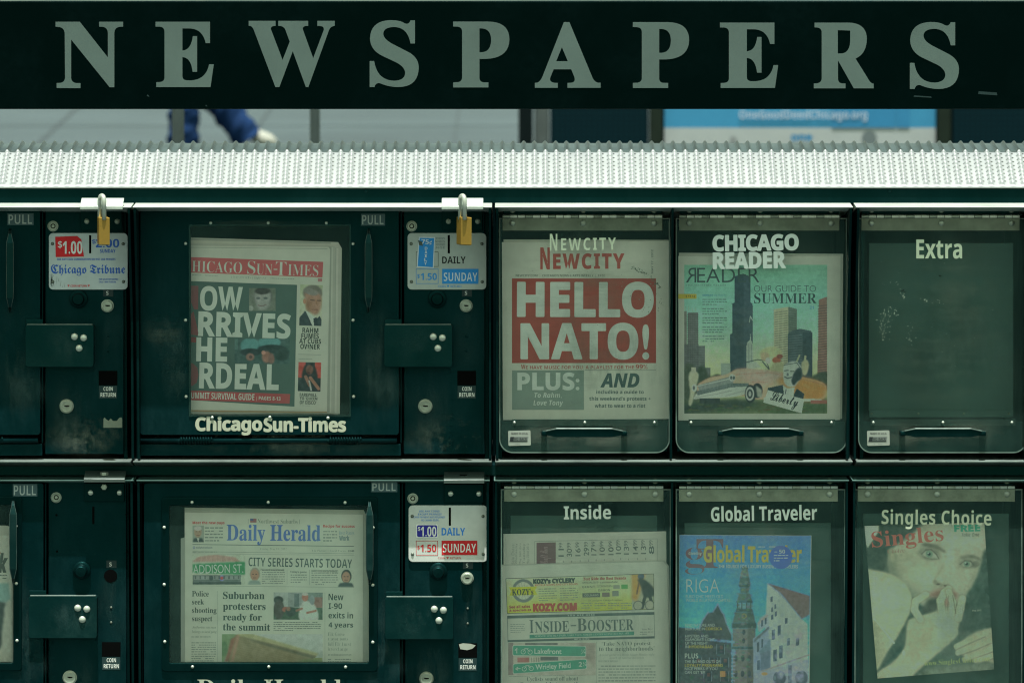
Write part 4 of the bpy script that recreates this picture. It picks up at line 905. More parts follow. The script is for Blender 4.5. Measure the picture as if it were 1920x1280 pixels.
p.ell(582, 547, 14, 6, (94, 100, 86), .5, 1, 15); p.line([(582, 562), (589, 563)], 2, (72, 62, 50)); p.line([(595, 563), (601, 563)], 2, (72, 62, 50)); p.line([(592, 563), (595, 573)], 1.6, (104, 82, 58)); p.line([(585, 580), (596, 580)], 1.5, (92, 66, 52)); p.ell(579, 574, 6, 10, (104, 84, 60), .8, .6)
p.poly([(562, 596), (572, 583), (590, 600), (600, 592), (604, 600), (604, 611), (562, 611)], (44, 56, 54)); p.poly([(573, 582), (580, 586), (592, 596), (590, 611), (587, 611)], (140, 154, 136)); p.poly([(588, 597), (594, 594), (597, 611), (590, 611)], (36, 46, 46)); p.speck(3); p.build('photograph', r, I1, ang=1.5)
p = Pic(559, 679, 601.5, 733.5, .9, (44, 50, 46)); p.rect(559, 679, 572, 708, (132, 62, 52)); p.rect(590, 679, 602, 708, (136, 64, 52)); p.curve([(569, 690), (576, 681), (586, 682), (593, 694), (594, 712), (568, 710)], (34, 40, 38), 1); p.ell(580, 693, 7, 9, (84, 64, 52), .4); p.ell(579, 699, 3, 2, (60, 40, 36), .5)
p.poly([(560, 716), (572, 705), (596, 708), (602, 722), (602, 734), (559, 734)], (36, 46, 44), 1); p.line([(573, 706), (581, 722)], 6, (104, 82, 64)); p.line([(582, 708), (598, 728)], 6, (112, 88, 68)); p.line([(580, 714), (584, 731)], 3, (126, 136, 120)); p.speck(4); p.build('photograph', r, I1, ang=1.5)

# --- weekly with the red cover block
page_light((132, 150, 128), .76)
r = paper('newspaper', 'free weekly with two big white words on a red block', 'newspaper', 1098, 787, 'papers in the boxes')
PW = (132, 150, 128)
sheet(r, 'back_sheet', [(944, 449), (1255, 450), (1258, 783), (945, 786)], PD - 2.5, (118, 136, 114))
sheet(r, 'front_page', [(941, 454), (1254, 452.5), (1255.5, 785), (943, 787)], PD, PW)
part(r, 'masthead', lambda m: [text(m, 'N', (1013, 464, 1031, 505), ink(124, 58, 48), I1, 'nb', off=.02), text(m, 'EWCITY', (1037, 475, 1171, 504.5), ink(124, 58, 48), I1, 'nb', -.3, off=.02, sp=1.2),
    text(m, 'NEWCITY.COM  |  CHICAGO\'S NEWS & ARTS WEEKLY  |  FREE', (967, 514.5, 1134, 520), ink(60, 78, 66), I1, 'nb', off=-.01), text(m, 'MAY 17 | 2012', (1221, 468, 1226, 513), ink(76, 94, 82), I1, 'nb', vert=True)])
part(r, 'headline', lambda m: [m.rect(960, 522, 1230, 680.5, I1, ink(116, 52, 42)), text(m, 'HELLO', (970.5, 529, 1224.5, 594), ink(142, 162, 138), I2, 'nb', .2, off=.01, fat=1.3), text(m, 'NATO!', (977, 606, 1216, 673), ink(142, 162, 138), I2, 'nb', 0, off=.006, fat=1.2)])
def f(m):
    K = ink(48, 72, 66); Rd = ink(122, 56, 46)
    text(m, 'W', (977, 683, 985, 691.5), Rd, I1, 'nb'); text(m, 'E HAVE MUSIC FOR YOU: A PLAYLIST FOR THE', (986, 685.3, 1189, 691.5), Rd, I1, 'nb', -.1, off=-.01); text(m, '99%', (1192, 683, 1214, 691.5), Rd, I1, 'nb')
    m.rect(1097, 693, 1230, 693.9, I1, ink(96, 112, 96)); m.rect(960, 694, 1095, 768, I1, ink(86, 110, 94)); L = ink(146, 164, 142)
    text(m, 'PLUS:', (970, 698, 1086.5, 731.5), L, I2, 'nb', off=.02); text(m, 'To Rahm,', (1002, 735.5, 1053, 746.5), L, I2, 'ni', off=-.005); text(m, 'Love Tony', (1000, 750, 1056, 762.5), L, I2, 'ni', off=-.005)
    text(m, 'AND', (1125.5, 699.5, 1199, 726), K, I1, 'ni', off=.02); text(m, 'including a guide to', (1118, 731, 1207, 740), K, I1, 'nb', off=.006); text(m, "this weekend's protests +", (1105, 743.5, 1220, 752.5), K, I1, 'nb', off=.006); text(m, 'what to wear to a riot', (1115, 756.5, 1210, 764), K, I1, 'nb', off=.006)
part(r, 'cover_lines', f)
def smear(m, pts, n, spread, mat, d, smax=3):
    for _ in range(n):
        k = random.random() * (len(pts) - 1); i = int(k); t = k - i
        x = pts[i][0] * (1 - t) + pts[i + 1][0] * t + random.gauss(0, spread); y = pts[i][1] * (1 - t) + pts[i + 1][1] * t + random.gauss(0, spread); s_ = random.uniform(.5, smax); a = random.uniform(0, 3)
        m.poly([(x + s_ * math.cos(a + q) * random.uniform(.4, 1), y + s_ * math.sin(a + q) * random.uniform(.3, .9)) for q in (0, 1.2, 2.2, 3.4, 4.6, 5.5)][::-1], d, mat)
part(tw1, 'grime_mark', lambda m: [smear(m, [(1184, 502), (1196, 505), (1206, 512), (1220, 520), (1232, 532), (1238, 540)], 90, 1.6, ink(66, 84, 66), -3.1, 2.2), smear(m, [(1228, 528), (1240, 560), (1236, 580), (1215, 582)], 30, 4, ink(84, 98, 78), -3.1, 1.6), smear(m, [(1165, 535), (1180, 520), (1200, 560), (1212, 580)], 28, 6, ink(90, 104, 84), -3.1, 1.5),
    smear(m, [(960, 470), (1100, 600), (1200, 640)], 16, 40, ink(60, 70, 58), -3.1, 1.1)])

# --- arts weekly with the teal skyline cover
page_light((136, 152, 126), .76)
r = paper('newspaper', 'free weekly with teal skyline cover and a pink convertible', 'newspaper', 1426, 788, 'papers in the boxes')
sheet(r, 'back_sheet', [(1273, 474), (1581, 476), (1579, 785), (1272, 788)], PD - 2.5, (118, 134, 110))
sheet(r, 'front_page', [(1272, 480), (1576, 480), (1575, 787), (1272, 788)], PD, (136, 152, 126))
p = Pic(1283, 496.5, 1551, 775, .85)
p.vgrad([(496, (96, 146, 114)), (560, (104, 158, 132)), (620, (116, 160, 130)), (680, (142, 166, 118)), (720, (150, 166, 110)), (775, (120, 140, 100))])
BR = (74, 86, 76); DKT = (44, 62, 64)
p.rect(1283, 583, 1288, 660, (92, 100, 86)); p.rect(1289, 586, 1309, 700, (82, 92, 82)); p.rect(1283, 646, 1310, 720, (76, 86, 78)); p.rect(1310, 648, 1322, 715, (80, 92, 82)); p.rect(1322, 689, 1332, 715, (78, 90, 80))
for k in range(26): p.line([(1289, 590 + k * 4.2), (1309, 590 + k * 4.2)], 1.3, (60, 70, 64), .75)
for x in (1293, 1297, 1301, 1305): p.line([(x, 588), (x, 700)], .8, (96, 106, 94), .6)
for k in range(14): p.line([(1284, 650 + k * 4.6), (1321, 652 + k * 4.6)], 1.1, (62, 72, 66), .5)
for y in (569, 627): p.line([(1371, y), (1411, y)], 1, (64, 82, 82), .6)
for x in (1380, 1385, 1390, 1398, 1402): p.line([(x, 520), (x, 704)], .8, (54, 72, 74), .5)
for x in (1285, 1291, 1298, 1304): p.line([(x, 583), (x + .5, 572 + (x % 3) * 3)], .8, (120, 138, 112))
p.poly([(1377, 518), (1394, 513), (1407, 519), (1407, 567), (1411, 569), (1412, 706), (1369, 706), (1369, 627), (1373, 624), (1373, 569), (1377, 567)], DKT)
p.poly([(1394, 513), (1407, 519), (1407, 567), (1411, 569), (1412, 706), (1394, 706)], (52, 70, 72)); p.line([(1405, 604), (1407, 593), (1411, 600)], 1.4, (146, 162, 146))
p.poly([(1399, 700), (1400, 643), (1406, 637), (1407, 622), (1408, 637), (1411, 643), (1414, 700)], (128, 146, 124)); p.line([(1404, 645), (1404, 690)], .9, (84, 100, 90)); p.line([(1409, 645), (1409, 690)], .9, (84, 100, 90))
p.poly([(1451, 580), (1478, 575), (1478, 690), (1451, 690)], (136, 146, 112)); p.poly([(1478, 575), (1494, 579), (1494, 690), (1478, 690)], (80, 94, 80))
for k in range(24): p.line([(1453, 586 + 4.4 * k), (1476, 583 + 4.4 * k)], 1.8, (84, 92, 76), .75)
for k in range(24): p.line([(1480, 582 + 4.4 * k), (1492, 584 + 4.4 * k)], 1.5, (60, 72, 64), .6)
for x in (1459, 1468): p.line([(x, 580), (x, 690)], 1, (150, 158, 124), .8)
p.poly([(1477, 626), (1485, 620), (1500, 616), (1520, 620), (1523, 624), (1523, 710), (1477, 710)], (54, 70, 70)); p.poly([(1505, 622), (1523, 624), (1523, 710), (1505, 710)], (42, 58, 60))
for k in range(16): p.line([(1479, 630 + 4.6 * k), (1503, 628 + 4.6 * k)], 1.1, (92, 110, 106), .8)
p.poly([(1535, 562), (1551, 556), (1551, 724), (1532, 716), (1534, 640)], (110, 92, 76))
for k in range(30): p.line([(1534, 574 + 4.8 * k), (1551, 572 + 4.8 * k)], 1.7, (66, 66, 60), .7)
p.rect(1352, 681, 1370, 706, (112, 132, 112)); p.curve([(1283, 775), (1283, 690), (1300, 684), (1306, 700), (1318, 690), (1330, 705), (1345, 701), (1352, 712), (1300, 760)], (60, 74, 58), 2)
p.curve([(1305, 700), (1310, 688), (1318, 685), (1324, 695), (1322, 712), (1306, 712)], (50, 66, 52), 1.5); p.curve([(1518, 712), (1528, 702), (1551, 698), (1551, 730), (1520, 726)], (54, 70, 54), 2)
p.poly([(1283, 752), (1551, 744), (1551, 775), (1283, 775)], (68, 86, 58), 3); p.poly([(1283, 756), (1380, 748), (1430, 756), (1400, 765), (1283, 775)], (46, 62, 52), 4); p.poly([(1480, 758), (1551, 752), (1551, 775), (1440, 775)], (60, 82, 54), 3)
p.curve([(1294, 735), (1292, 720), (1292, 700), (1300, 694), (1310, 702), (1306, 722), (1302, 740), (1296, 760), (1291, 756)], (138, 150, 118), 1); p.rect(1296, 688, 1305, 700, (134, 146, 118))
# car
p.curve([(1308, 722), (1330, 708), (1362, 702), (1382, 692), (1420, 692), (1462, 697), (1500, 706), (1535, 714), (1549, 724), (1547, 744), (1530, 750), (1480, 748), (1420, 748), (1400, 742), (1340, 742), (1312, 738)], (160, 136, 104), 1)
p.curve([(1440, 705), (1470, 700), (1510, 708), (1545, 720), (1549, 730), (1540, 748), (1500, 749), (1480, 728)], (152, 112, 60), 4); p.curve([(1380, 694), (1440, 694), (1470, 702), (1440, 720), (1400, 716)], (166, 134, 112), 4)
p.poly([(1308, 722), (1368, 706), (1374, 712), (1376, 722), (1312, 736)], (96, 112, 100)); p.poly([(1304, 738), (1330, 732), (1372, 724), (1402, 720), (1404, 732), (1372, 744), (1300, 748)], (146, 160, 138), .8)
p.poly([(1306, 733), (1370, 718), (1404, 718), (1404, 724), (1370, 726), (1308, 741)], (70, 88, 80)); p.line([(1306, 724), (1372, 709)], 1.4, (156, 168, 146)); p.line([(1302, 746), (1380, 742), (1400, 736)], 2, (156, 168, 146))
p.ell(1373, 708, 6, 7, (140, 154, 136), .3); p.ell(1371, 708, 2, 3.5, (60, 76, 70), .3); p.ell(1376, 708, 2, 3.5, (60, 76, 70), .3); p.ell(1302, 727, 5, 7, (142, 156, 136), .3); p.ell(1301, 727, 2, 4, (70, 84, 76), .3)
p.ell(1420, 732, 10, 14, (40, 52, 50), .2); p.ell(1407, 738, 10.5, 17, (38, 50, 48), .15); p.ell(1406, 738, 8, 13, (140, 152, 134), .15); p.ell(1406, 738, 5.5, 9, (52, 64, 60), .2); p.ell(1406, 738, 2.6, 5, (132, 146, 128), .3); p.poly([(1417, 722), (1428, 730), (1430, 745), (1420, 744)], (120, 132, 112), 1)
p.rect(1312, 746, 1350, 756, (44, 58, 52)); p.poly([(1432, 745), (1540, 748), (1540, 752), (1432, 752)], (146, 156, 132)); p.rect(1520, 750, 1551, 757, (116, 82, 66))
p.line([(1400, 679), (1420, 674), (1436, 676), (1442, 690)], 1.6, (48, 62, 58)); p.poly([(1401, 682), (1418, 677), (1428, 690), (1402, 691)], (136, 152, 128), 1); p.line([(1430, 678), (1442, 692)], 2.4, (60, 74, 66))
for k in range(26): p.line([(1310 + k * 2.5, 733 - k * .42), (1311 + k * 2.5, 723 - k * .62)], .7, (128, 142, 124), .7)
for k in range(34): p.line([(1308 + k * 2.8, 740 - k * .55), (1309 + k * 2.8, 734 - k * .5)], .7, (120, 134, 118), .6)
p.line([(1380, 702), (1440, 698), (1500, 709), (1548, 722)], 1.0, (108, 92, 72), .6); p.line([(1410, 716), (1440, 716)], .8, (120, 100, 78), .6); p.line([(1360, 742), (1400, 731)], 1.4, (96, 110, 98), .7); p.line([(1304, 745), (1345, 738), (1372, 732)], 1.1, (88, 102, 92), .7)
for k in range(60): p.ell(1290 + RNG.random() * 255, 758 + RNG.random() * 14, 3 + RNG.random() * 5, 1.2, (52 + RNG.random() * 34, 70 + RNG.random() * 30, 52), .6, .5)
# passengers
p.curve([(1424, 664), (1430, 655), (1446, 650), (1462, 654), (1466, 664), (1456, 670), (1440, 668), (1428, 668)], (158, 152, 108), .8); p.ell(1434, 668, 8, 8, (150, 138, 104), .4); p.ell(1456, 675, 8, 6, (126, 78, 56), .4); p.ell(1462, 668, 6, 4, (104, 62, 50), .4); p.poly([(1445, 690), (1450, 680), (1468, 678), (1470, 696), (1446, 695)], (128, 138, 100), 1); p.ell(1440, 676, 5, 6, (140, 150, 130), .4)
p.line([(1493, 680), (1499, 666)], 3, (150, 152, 112)); p.line([(1508, 686), (1510, 668)], 4, (150, 152, 112)); p.curve([(1503, 680), (1512, 674), (1517, 684), (1512, 702), (1504, 700)], (142, 148, 110), 1)
# bust with a name card
p.curve([(1469, 702), (1470, 686), (1482, 678), (1494, 678), (1502, 688), (1503, 706), (1496, 716), (1490, 724), (1478, 724), (1470, 716)], (146, 160, 142), .8)
p.curve([(1488, 700), (1496, 690), (1503, 692), (1503, 708), (1494, 716), (1488, 722), (1484, 714)], (34, 46, 48), 1); p.line([(1471, 695), (1478, 694)], 1.6, (34, 46, 48)); p.line([(1482, 696), (1489, 696)], 1.6, (34, 46, 48)); p.line([(1471, 706), (1477, 709), (1484, 707)], 1.8, (34, 46, 48)); p.ell(1477, 702, 2, 3, (80, 94, 88), .4); p.line([(1470, 684), (1494, 680), (1501, 690)], 1.2, (40, 54, 54))
p.poly([(1440, 727), (1468, 721), (1476, 742), (1438, 736)], (36, 50, 52)); p.poly([(1488, 740), (1494, 728), (1508, 738), (1506, 749), (1488, 744)], (36, 50, 52)); p.poly([(1468, 722), (1476, 728), (1490, 726), (1488, 742), (1470, 740)], (150, 164, 148)); p.line([(1474, 730), (1472, 740)], 1.6, (40, 52, 52))
p.poly([(1440, 731), (1508, 748), (1503, 774.5), (1431, 754)], (156, 168, 152)); p.speck(2.5); pic = p.build('cover_picture', r, I1)
part(r, 'masthead', lambda m: [text(m, 'EADER', (1307, 502, 1424, 529.5), ink(48, 70, 64), I2, 'r', off=-.005), text(m, 'READER', (1445, 500, 1446, 501), ink(104, 158, 132), I2, 'r'),
    m.add(*(lambda v, f_: (PA(np.stack([1305.5 - v[:, 0] * 19.5, 529.5 - v[:, 1] * 27.5], 1), np.full(len(v), I2)), f_))(*glyphs('R', 'r', -.005, 0, 1, 'LEFT')), ink(48, 70, 64)),
    text(m, 'CHICAGO\u2019S FREE WEEKLY', (1286, 533, 1362, 536), ink(70, 96, 84), I2, 'sb', off=-.02)])
part(r, 'headline', lambda m: [text(m, 'OUR GUIDE TO', (1413.5, 535, 1530, 547), ink(54, 82, 74), I2, 'r', off=-.01), text(m, 'SUMMER', (1414, 549.5, 1531, 569), ink(42, 66, 62), I2, 'sb', off=-.005), text(m, '21', (1518, 573.5, 1526, 579.5), ink(66, 130, 140), I2, 'nb')])
def f(m):
    m.rect(1272, 551, 1306, 560, I2, ink(150, 138, 40)); text(m, '5.17.12', (1286, 553.5, 1303, 558), ink(50, 56, 40), I3, 'nb', sp=1.2); g = ink(70, 106, 90)
    greek(m, 1317, 551, 1361, 556, 1, ink(66, 130, 130), I2)
    for y in (559, 576.5, 593.5, 611): greek(m, 1317, y, 1363, y + 14, 3, g, I2)
    greek(m, 1317, 628, 1360, 642, 3, g, I2)
    text(m, 'Liberty', (1444, 738, 1497, 764), ink(34, 46, 46), I2, 'scr', 14, off=.012)
    text(m, "'GET OUT OF TOWN'", (1317, 551.4, 1361, 555.6), ink(60, 124, 126), I2, 'sb', off=-.02)
part(r, 'cover_lines', f)

# --- broadsheet with the blue masthead
page_light((146, 160, 136), .78, (1.05, 1.0, .92))
r = paper('newspaper', 'broadsheet with blue masthead and brick house photograph', 'newspaper', 516, 1290, 'papers in the boxes')
BG = (146, 160, 136)
sheet(r, 'back_sheet', [(339, 1009), (348, 1006), (348, 1300), (339, 1300)], PD - 3, (116, 130, 112))
sheet(r, 'inner_sheet', [(346, 951), (682, 955.5), (685, 962), (693, 969), (693, 1300), (346, 1300)], PD - 1.5, (124, 138, 116))
sheet(r, 'front_page', [(346.5, 960), (681, 964), (680, 1300), (346.5, 1300)], PD, BG)
def f(m):
    B_ = ink(66, 96, 142); g = ink(98, 114, 98); Rd = ink(150, 62, 58)
    text(m, 'Daily Herald', (425, 983, 601, 1022), B_, I1, 'sb', .4, off=.006); text(m, 'Northwest Suburbs', (483, 972.5, 558, 981), ink(92, 110, 92), I1, 'sb', .5, off=-.015)
    m.rect(469, 971.5, 481, 979, I1, ink(120, 84, 80)); m.rect(469, 971.5, 475, 975.5, I2, ink(70, 84, 110)); m.rect(465, 972, 465.7, 981, I1, g); m.rect(561, 973, 561.7, 982, I1, g)
    text(m, 'Meet the new guys', (361, 976.5, 421, 983.5), Rd, I1, 'nb', .3, off=.01); text(m, 'Recipe for success', (606, 983, 665, 990), Rd, I1, 'nb', .4, off=.01)
    greek(m, 384, 986, 418, 1016, 5, g, I1); greek(m, 606, 993, 632, 1016, 4, g, I1); text(m, 'Work', (636, 1003, 655, 1013), ink(80, 108, 104), I1, 'nb', off=.01); text(m, 'Best Places', (636, 995, 664, 1002), ink(80, 120, 124), I1, 'nb', off=-.03)
    m.poly([(361, 1019.5), (664, 1023), (664, 1024.1), (361, 1020.6)], I1, ink(74, 90, 80)); m.poly([(361, 1033), (664, 1037), (664, 1037.6), (361, 1033.6)], I1, g)
    text(m, 'dailyherald.com', (368, 1024, 398, 1028.5), ink(80, 92, 100), I1, 'nb', .4); m.ring(rrect(361.5, 1023.5, 366, 1028.5, 2.2, 4), rrect(362.5, 1024.5, 365, 1027.5, 1.2, 4), I1 + .1, I1, ink(90, 104, 130))
    text(m, 'Friday, May 18, 2012', (488, 1026, 538, 1031.5), g, I1, 'sb', .4, off=-.03); text(m, 'Big Picture \u2022 Lucid Focus', (585, 1030, 648, 1034.5), g, I1, 'sb', .5, off=-.02); text(m, '$1.00', (653, 1030.5, 664, 1034.5), ink(60, 74, 66), I1, 'sb', .5)
    greek(m, 361, 1032, 420, 1036, 1, g, I1)
part(r, 'masthead', f)
p = Pic(361, 984.5, 382.5, 1016, .8, (116, 130, 112)); p.ell(371, 997, 7, 10, (128, 116, 92), .3); p.ell(371, 990, 7, 4.5, (146, 152, 136), .4); p.line([(368, 996), (369, 996)], 1.2, (70, 66, 56)); p.line([(374, 996), (375, 996)], 1.2, (70, 66, 56)); p.line([(369, 1003), (374, 1003)], 1.2, (98, 74, 62)); p.poly([(361, 1016), (364, 1008), (379, 1008), (382.5, 1016)], (50, 62, 58), .8); p.poly([(369, 1008), (374, 1008), (372, 1016)], (146, 158, 140)); p.build('photograph', r, I1)
def f(m):
    K = ink(60, 78, 70); g = ink(104, 118, 102)
    m.rect(361, 1038.5, 664, 1039, I1, g, .6); text(m, 'CITY SERIES STARTS TODAY', (466, 1046, 660, 1062.5), K, I1, 'nb', 1.1, off=-.01)
    greek(m, 491, 1066, 534, 1095, 7, g, I1); m.rect(538, 1067, 538.5, 1095, I1, g); m.rect(580, 1067, 580.5, 1096, I1, g); text(m, "Today's game", (544, 1069.5, 575, 1074), ink(70, 86, 78), I1, 'nb', 1); greek(m, 545, 1075, 575, 1093, 4, g, I1); greek(m, 584, 1067, 634, 1097, 7, g, I1)
    text(m, "SPELLMAN'S SCORECARD", (487, 1065.5, 533, 1069), g, I1, 'nb', 1); text(m, 'BARRY ROZNER IN SPORTS', (584, 1068.5, 632, 1072), g, I1, 'nb', 1)
    m.rect(361, 1098.5, 664, 1099.1, I1, g, .6)
part(r, 'headline', f)
p = Pic(360, 1039, 460, 1095.5, .9, (142, 156, 132)); p.poly([(361, 1052), (372, 1043), (405, 1039), (440, 1044), (452, 1053)], (140, 120, 104), .8)
for k in range(9): p.line([(366 + k * 10, 1053), (369 + k * 9, 1043)], 1, (152, 142, 122), .8)
p.poly([(361, 1077), (452, 1077), (451, 1095.5), (361, 1095.5)], (82, 94, 86)); p.rect(363, 1079, 450, 1086, (112, 122, 112)); p.ell(416, 1083, 5, 5.5, (100, 116, 150), .3); p.ell(416, 1083, 3, 3.4, (150, 80, 76), .3); p.ell(396, 1083, 4, 5, (62, 74, 70), .4)
for k in range(10): p.rect(365 + k * 9, 1079, 368 + k * 9, 1085, (66, 78, 72), .8)
p.poly([(361, 1091), (452, 1090), (452, 1095.5), (361, 1095.5)], (56, 68, 62)); p.poly([(361, 1057), (459, 1052), (460, 1077), (361, 1073)], (58, 118, 76), .5); p.speck(3); p.build('photograph', r, I1)
part(r, 'photograph_lettering', lambda m: text(m, 'ADDISON ST.', (362, 1057.5, 456, 1074), ink(164, 182, 160), I2, 'r', -1, off=.0))
for (x0, y0, x1, y1, hair) in ((464, 1063, 490, 1095.5, (120, 122, 104)), (633, 1067, 664, 1100, (40, 50, 46))):
    p = Pic(x0, y0, x1, y1, .8, (146, 160, 136)); cx = (x0 + x1) / 2; hh = y1 - y0
    p.ell(cx + 1, y0 + hh * .38, 9.5, hh * .38, hair, .2); p.ell(cx + .5, y0 + hh * .44, 7.8, hh * .33, (136, 112, 88), .3); p.line([(cx - 3.5, y0 + hh * .4), (cx - 1.5, y0 + hh * .4)], 1.4, (70, 58, 48)); p.line([(cx + 2.5, y0 + hh * .4), (cx + 4.5, y0 + hh * .4)], 1.4, (70, 58, 48)); p.line([(cx - 2, y0 + hh * .6), (cx + 3, y0 + hh * .6)], 1.2, (96, 66, 56))
    p.poly([(x0, y1), (x0 + 4, y1 - hh * .22), (cx, y1 - hh * .28), (x1 - 4, y1 - hh * .22), (x1, y1)], (108, 126, 112) if hair[0] > 80 else (56, 68, 64), 1); p.build('photograph', r, I1)
def f(m):
    K = ink(48, 64, 56); g = ink(100, 114, 98)
    for t, r_ in (('Police', (360, 1107, 391.5, 1117.5)), ('seek', (360, 1122.5, 382.5, 1132.5)), ('shooting', (360, 1138, 406, 1151)), ('suspect', (360, 1154.5, 398, 1166.5))): text(m, t, r_, K, I1, 'sb', .4, off=.0)
    for t, r_ in (('Suburban', (418, 1108.5, 496, 1122.5)), ('protesters', (418, 1130, 498, 1146.5)), ('ready for', (418, 1149.5, 491, 1166)), ('the summit', (418, 1168, 506.5, 1181.5))): text(m, t, r_, K, I1, 'sb', .4, off=.006)
    for t, r_ in (('New', (616, 1112.5, 644, 1124.5)), ('I-90', (616, 1130, 641.5, 1141)), ('exits in', (616, 1147, 662, 1158.5)), ('4 years', (616, 1166, 662, 1178.5))): text(m, t, r_, K, I1, 'nb', .4, off=.0)
    for t, r_ in (('Elk Grove', (615, 1184.5, 646, 1191.5)), ('mayor touts', (615, 1194, 652.5, 1201.5)), ('full Elmhurst', (615, 1203, 658, 1210)), ('interchange', (615, 1212.5, 652, 1220.5))): text(m, t, r_, ink(84, 100, 84), I1, 'sb', .4, off=-.03)
    text(m, 'Authorities say man', (360, 1172.5, 405, 1178.5), ink(84, 100, 84), I1, 'si', .4); text(m, 'belongs to local gang', (360, 1181, 406, 1187), ink(84, 100, 84), I1, 'si', .4)
    text(m, 'BY ERIC PETERSON', (359, 1191.5, 395, 1194.5), g, I1, 'sb'); greek(m, 359, 1202, 405, 1240, 9, g, I1); m.rect(408, 1107, 408.5, 1245, I1, g); m.rect(609, 1110, 609.5, 1245, I1, g)
    text(m, 'BY DEBORAH DONOVAN', (615, 1225, 659, 1228.5), g, I1, 'sb'); greek(m, 615, 1233, 658, 1250, 4, g, I1); greek(m, 513, 1164, 602, 1183, 5, ink(88, 102, 88), I1)
part(r, 'article_text', f)
p = Pic(513, 1110, 605, 1161, .9, (96, 112, 100)); p.rect(538, 1110, 570, 1140, (112, 124, 114)); p.rect(552, 1112, 561, 1136, (78, 92, 86)); p.rect(588, 1119, 605, 1140, (112, 92, 80)); p.rect(513, 1110, 540, 1136, (128, 142, 128)); p.rect(513, 1138, 605, 1161, (60, 80, 62))
p.ell(522, 1124, 9, 7, (52, 60, 54), .4); p.ell(523, 1142, 10, 18, (66, 68, 60), .3); p.ell(535, 1142, 6, 5, (128, 88, 72), .4); p.ell(545, 1146, 10, 9, (52, 64, 56), .4); p.ell(541, 1141, 4, 4, (112, 92, 74), .4); p.curve([(563, 1161), (562, 1140), (568, 1128), (580, 1126), (592, 1136), (596, 1161)], (152, 162, 146), 1); p.ell(572, 1119, 6, 7.5, (132, 96, 78), .3); p.ell(572, 1113, 6, 3, (144, 146, 130), .4); p.line([(576, 1148), (592, 1144)], 4, (128, 98, 80)); p.line([(556, 1144), (566, 1140)], 4, (124, 96, 78)); p.ell(585, 1124, 5, 9, (112, 126, 120), .4); p.speck(4); p.build('photograph', r, I1, ang=.3)
p = Pic(416, 1188, 605, 1300, 1.1, (140, 156, 142)); p.vgrad([(1188, (144, 158, 142)), (1240, (130, 146, 128))])
p.poly([(430, 1188), (470, 1190), (594, 1226), (588, 1240), (588, 1300), (425, 1300)], (112, 110, 80)); p.poly([(416, 1188), (442, 1188), (420, 1240), (416, 1300)], (98, 122, 84), 1); p.poly([(444, 1190), (450, 1188), (424, 1300), (418, 1300)], (132, 112, 88), .6); p.poly([(433, 1197), (443, 1192), (428, 1240), (421, 1240)], (112, 82, 62), .8)
for k in range(26): p.line([(450 - k * .6, 1194 + k * 4), (594, 1226 + k * 4)], .8, (96, 94, 68), .45)
p.poly([(446, 1188), (474, 1188), (597, 1224), (593, 1229), (500, 1203), (450, 1192)], (132, 138, 98), .6); p.poly([(452, 1193), (500, 1205), (592, 1230), (588, 1234), (500, 1210)], (84, 88, 66), .6); p.rect(588, 1232, 605, 1300, (112, 124, 84)); p.ell(582, 1242, 24, 7, (92, 108, 70), .8); p.ell(420, 1215, 7, 14, (78, 104, 68), .6); p.speck(3); p.build('photograph', r, I1)

# --- paper in the lower cut-off box
page_light((150, 164, 142), .74)
r = paper('newspaper', 'paper with bold italic lettering showing beside the bare coin slot', 'newspaper', -60, 1290, 'papers in the boxes')
sheet(r, 'back_sheet', [(-290, 975), (14, 985), (24, 990), (26, 1300), (-290, 1300)], PD - 2, (140, 152, 130))
p = Pic(-290, 1003, 22, 1300, 1.5, (152, 164, 142)); p.poly([(-290, 1100), (16, 1092), (20, 1122), (8, 1130), (-290, 1170)], (112, 146, 132), 1.5); p.curve([(-60, 1130), (4, 1128), (8, 1142), (4, 1180), (0, 1215), (-30, 1230), (-80, 1200)], (58, 68, 62), 1.5); p.rect(-290, 1225, 22, 1300, (150, 162, 140)); p.speck(3); p.build('cover_picture', r, PD)
part(r, 'headline', lambda m: [text(m, 'k', (-3, 1036, 15, 1073), ink(66, 76, 66), I1, 'ni', off=.04), text(m, 'Tre', (-70, 1036, -8, 1073), ink(66, 76, 66), I1, 'ni', off=.04), greek(m, -40, 1075, 13, 1092, 3, ink(80, 96, 84), I1), m.poly([(-20, 1020), (-4, 1026), (2, 1037), (-6, 1034)], I1, ink(150, 96, 60))])

# --- stack of local papers
page_light((136, 152, 126), .74, (1.06, 1.0, .93))
r = paper('newspaper', 'folded local paper with a yellow bicycle advertisement across its top', 'newspaper', 1096, 1290, 'papers in the boxes')
NG = (136, 152, 126)
sheet(r, 'front_page', [(933, 1060.5), (1243, 1052), (1251, 1061), (1257, 1300), (938.5, 1300)], PD + 3, NG)
sheet(r, 'inner_sheet', [(937, 1058), (1246, 1050), (1254, 1060), (1259, 1300), (941, 1300)], PD + 1, (122, 138, 114))
J1, J2, J3 = PD + 3.35, PD + 3.7, PD + 4.05
p = Pic(0, 0, 278, 66, 1.1); p.vgrad([(0, (142, 156, 122)), (30, (146, 156, 104)), (66, (148, 152, 56))])
p.rect(236, 0, 278, 66, (126, 138, 110)); p.poly([(236, 0), (262, 0), (246, 50), (236, 46)], (150, 122, 64), 2); p.ell(254, 4, 6, 6, (62, 76, 82), .3); p.curve([(248, 10), (258, 9), (276, 24), (278, 40), (266, 44), (258, 40), (254, 24)], (54, 62, 56), .8); p.line([(262, 40), (256, 62)], 6, (50, 58, 52)); p.line([(270, 40), (276, 60)], 6, (54, 62, 56)); p.line([(250, 16), (246, 36)], 3, (90, 80, 62))
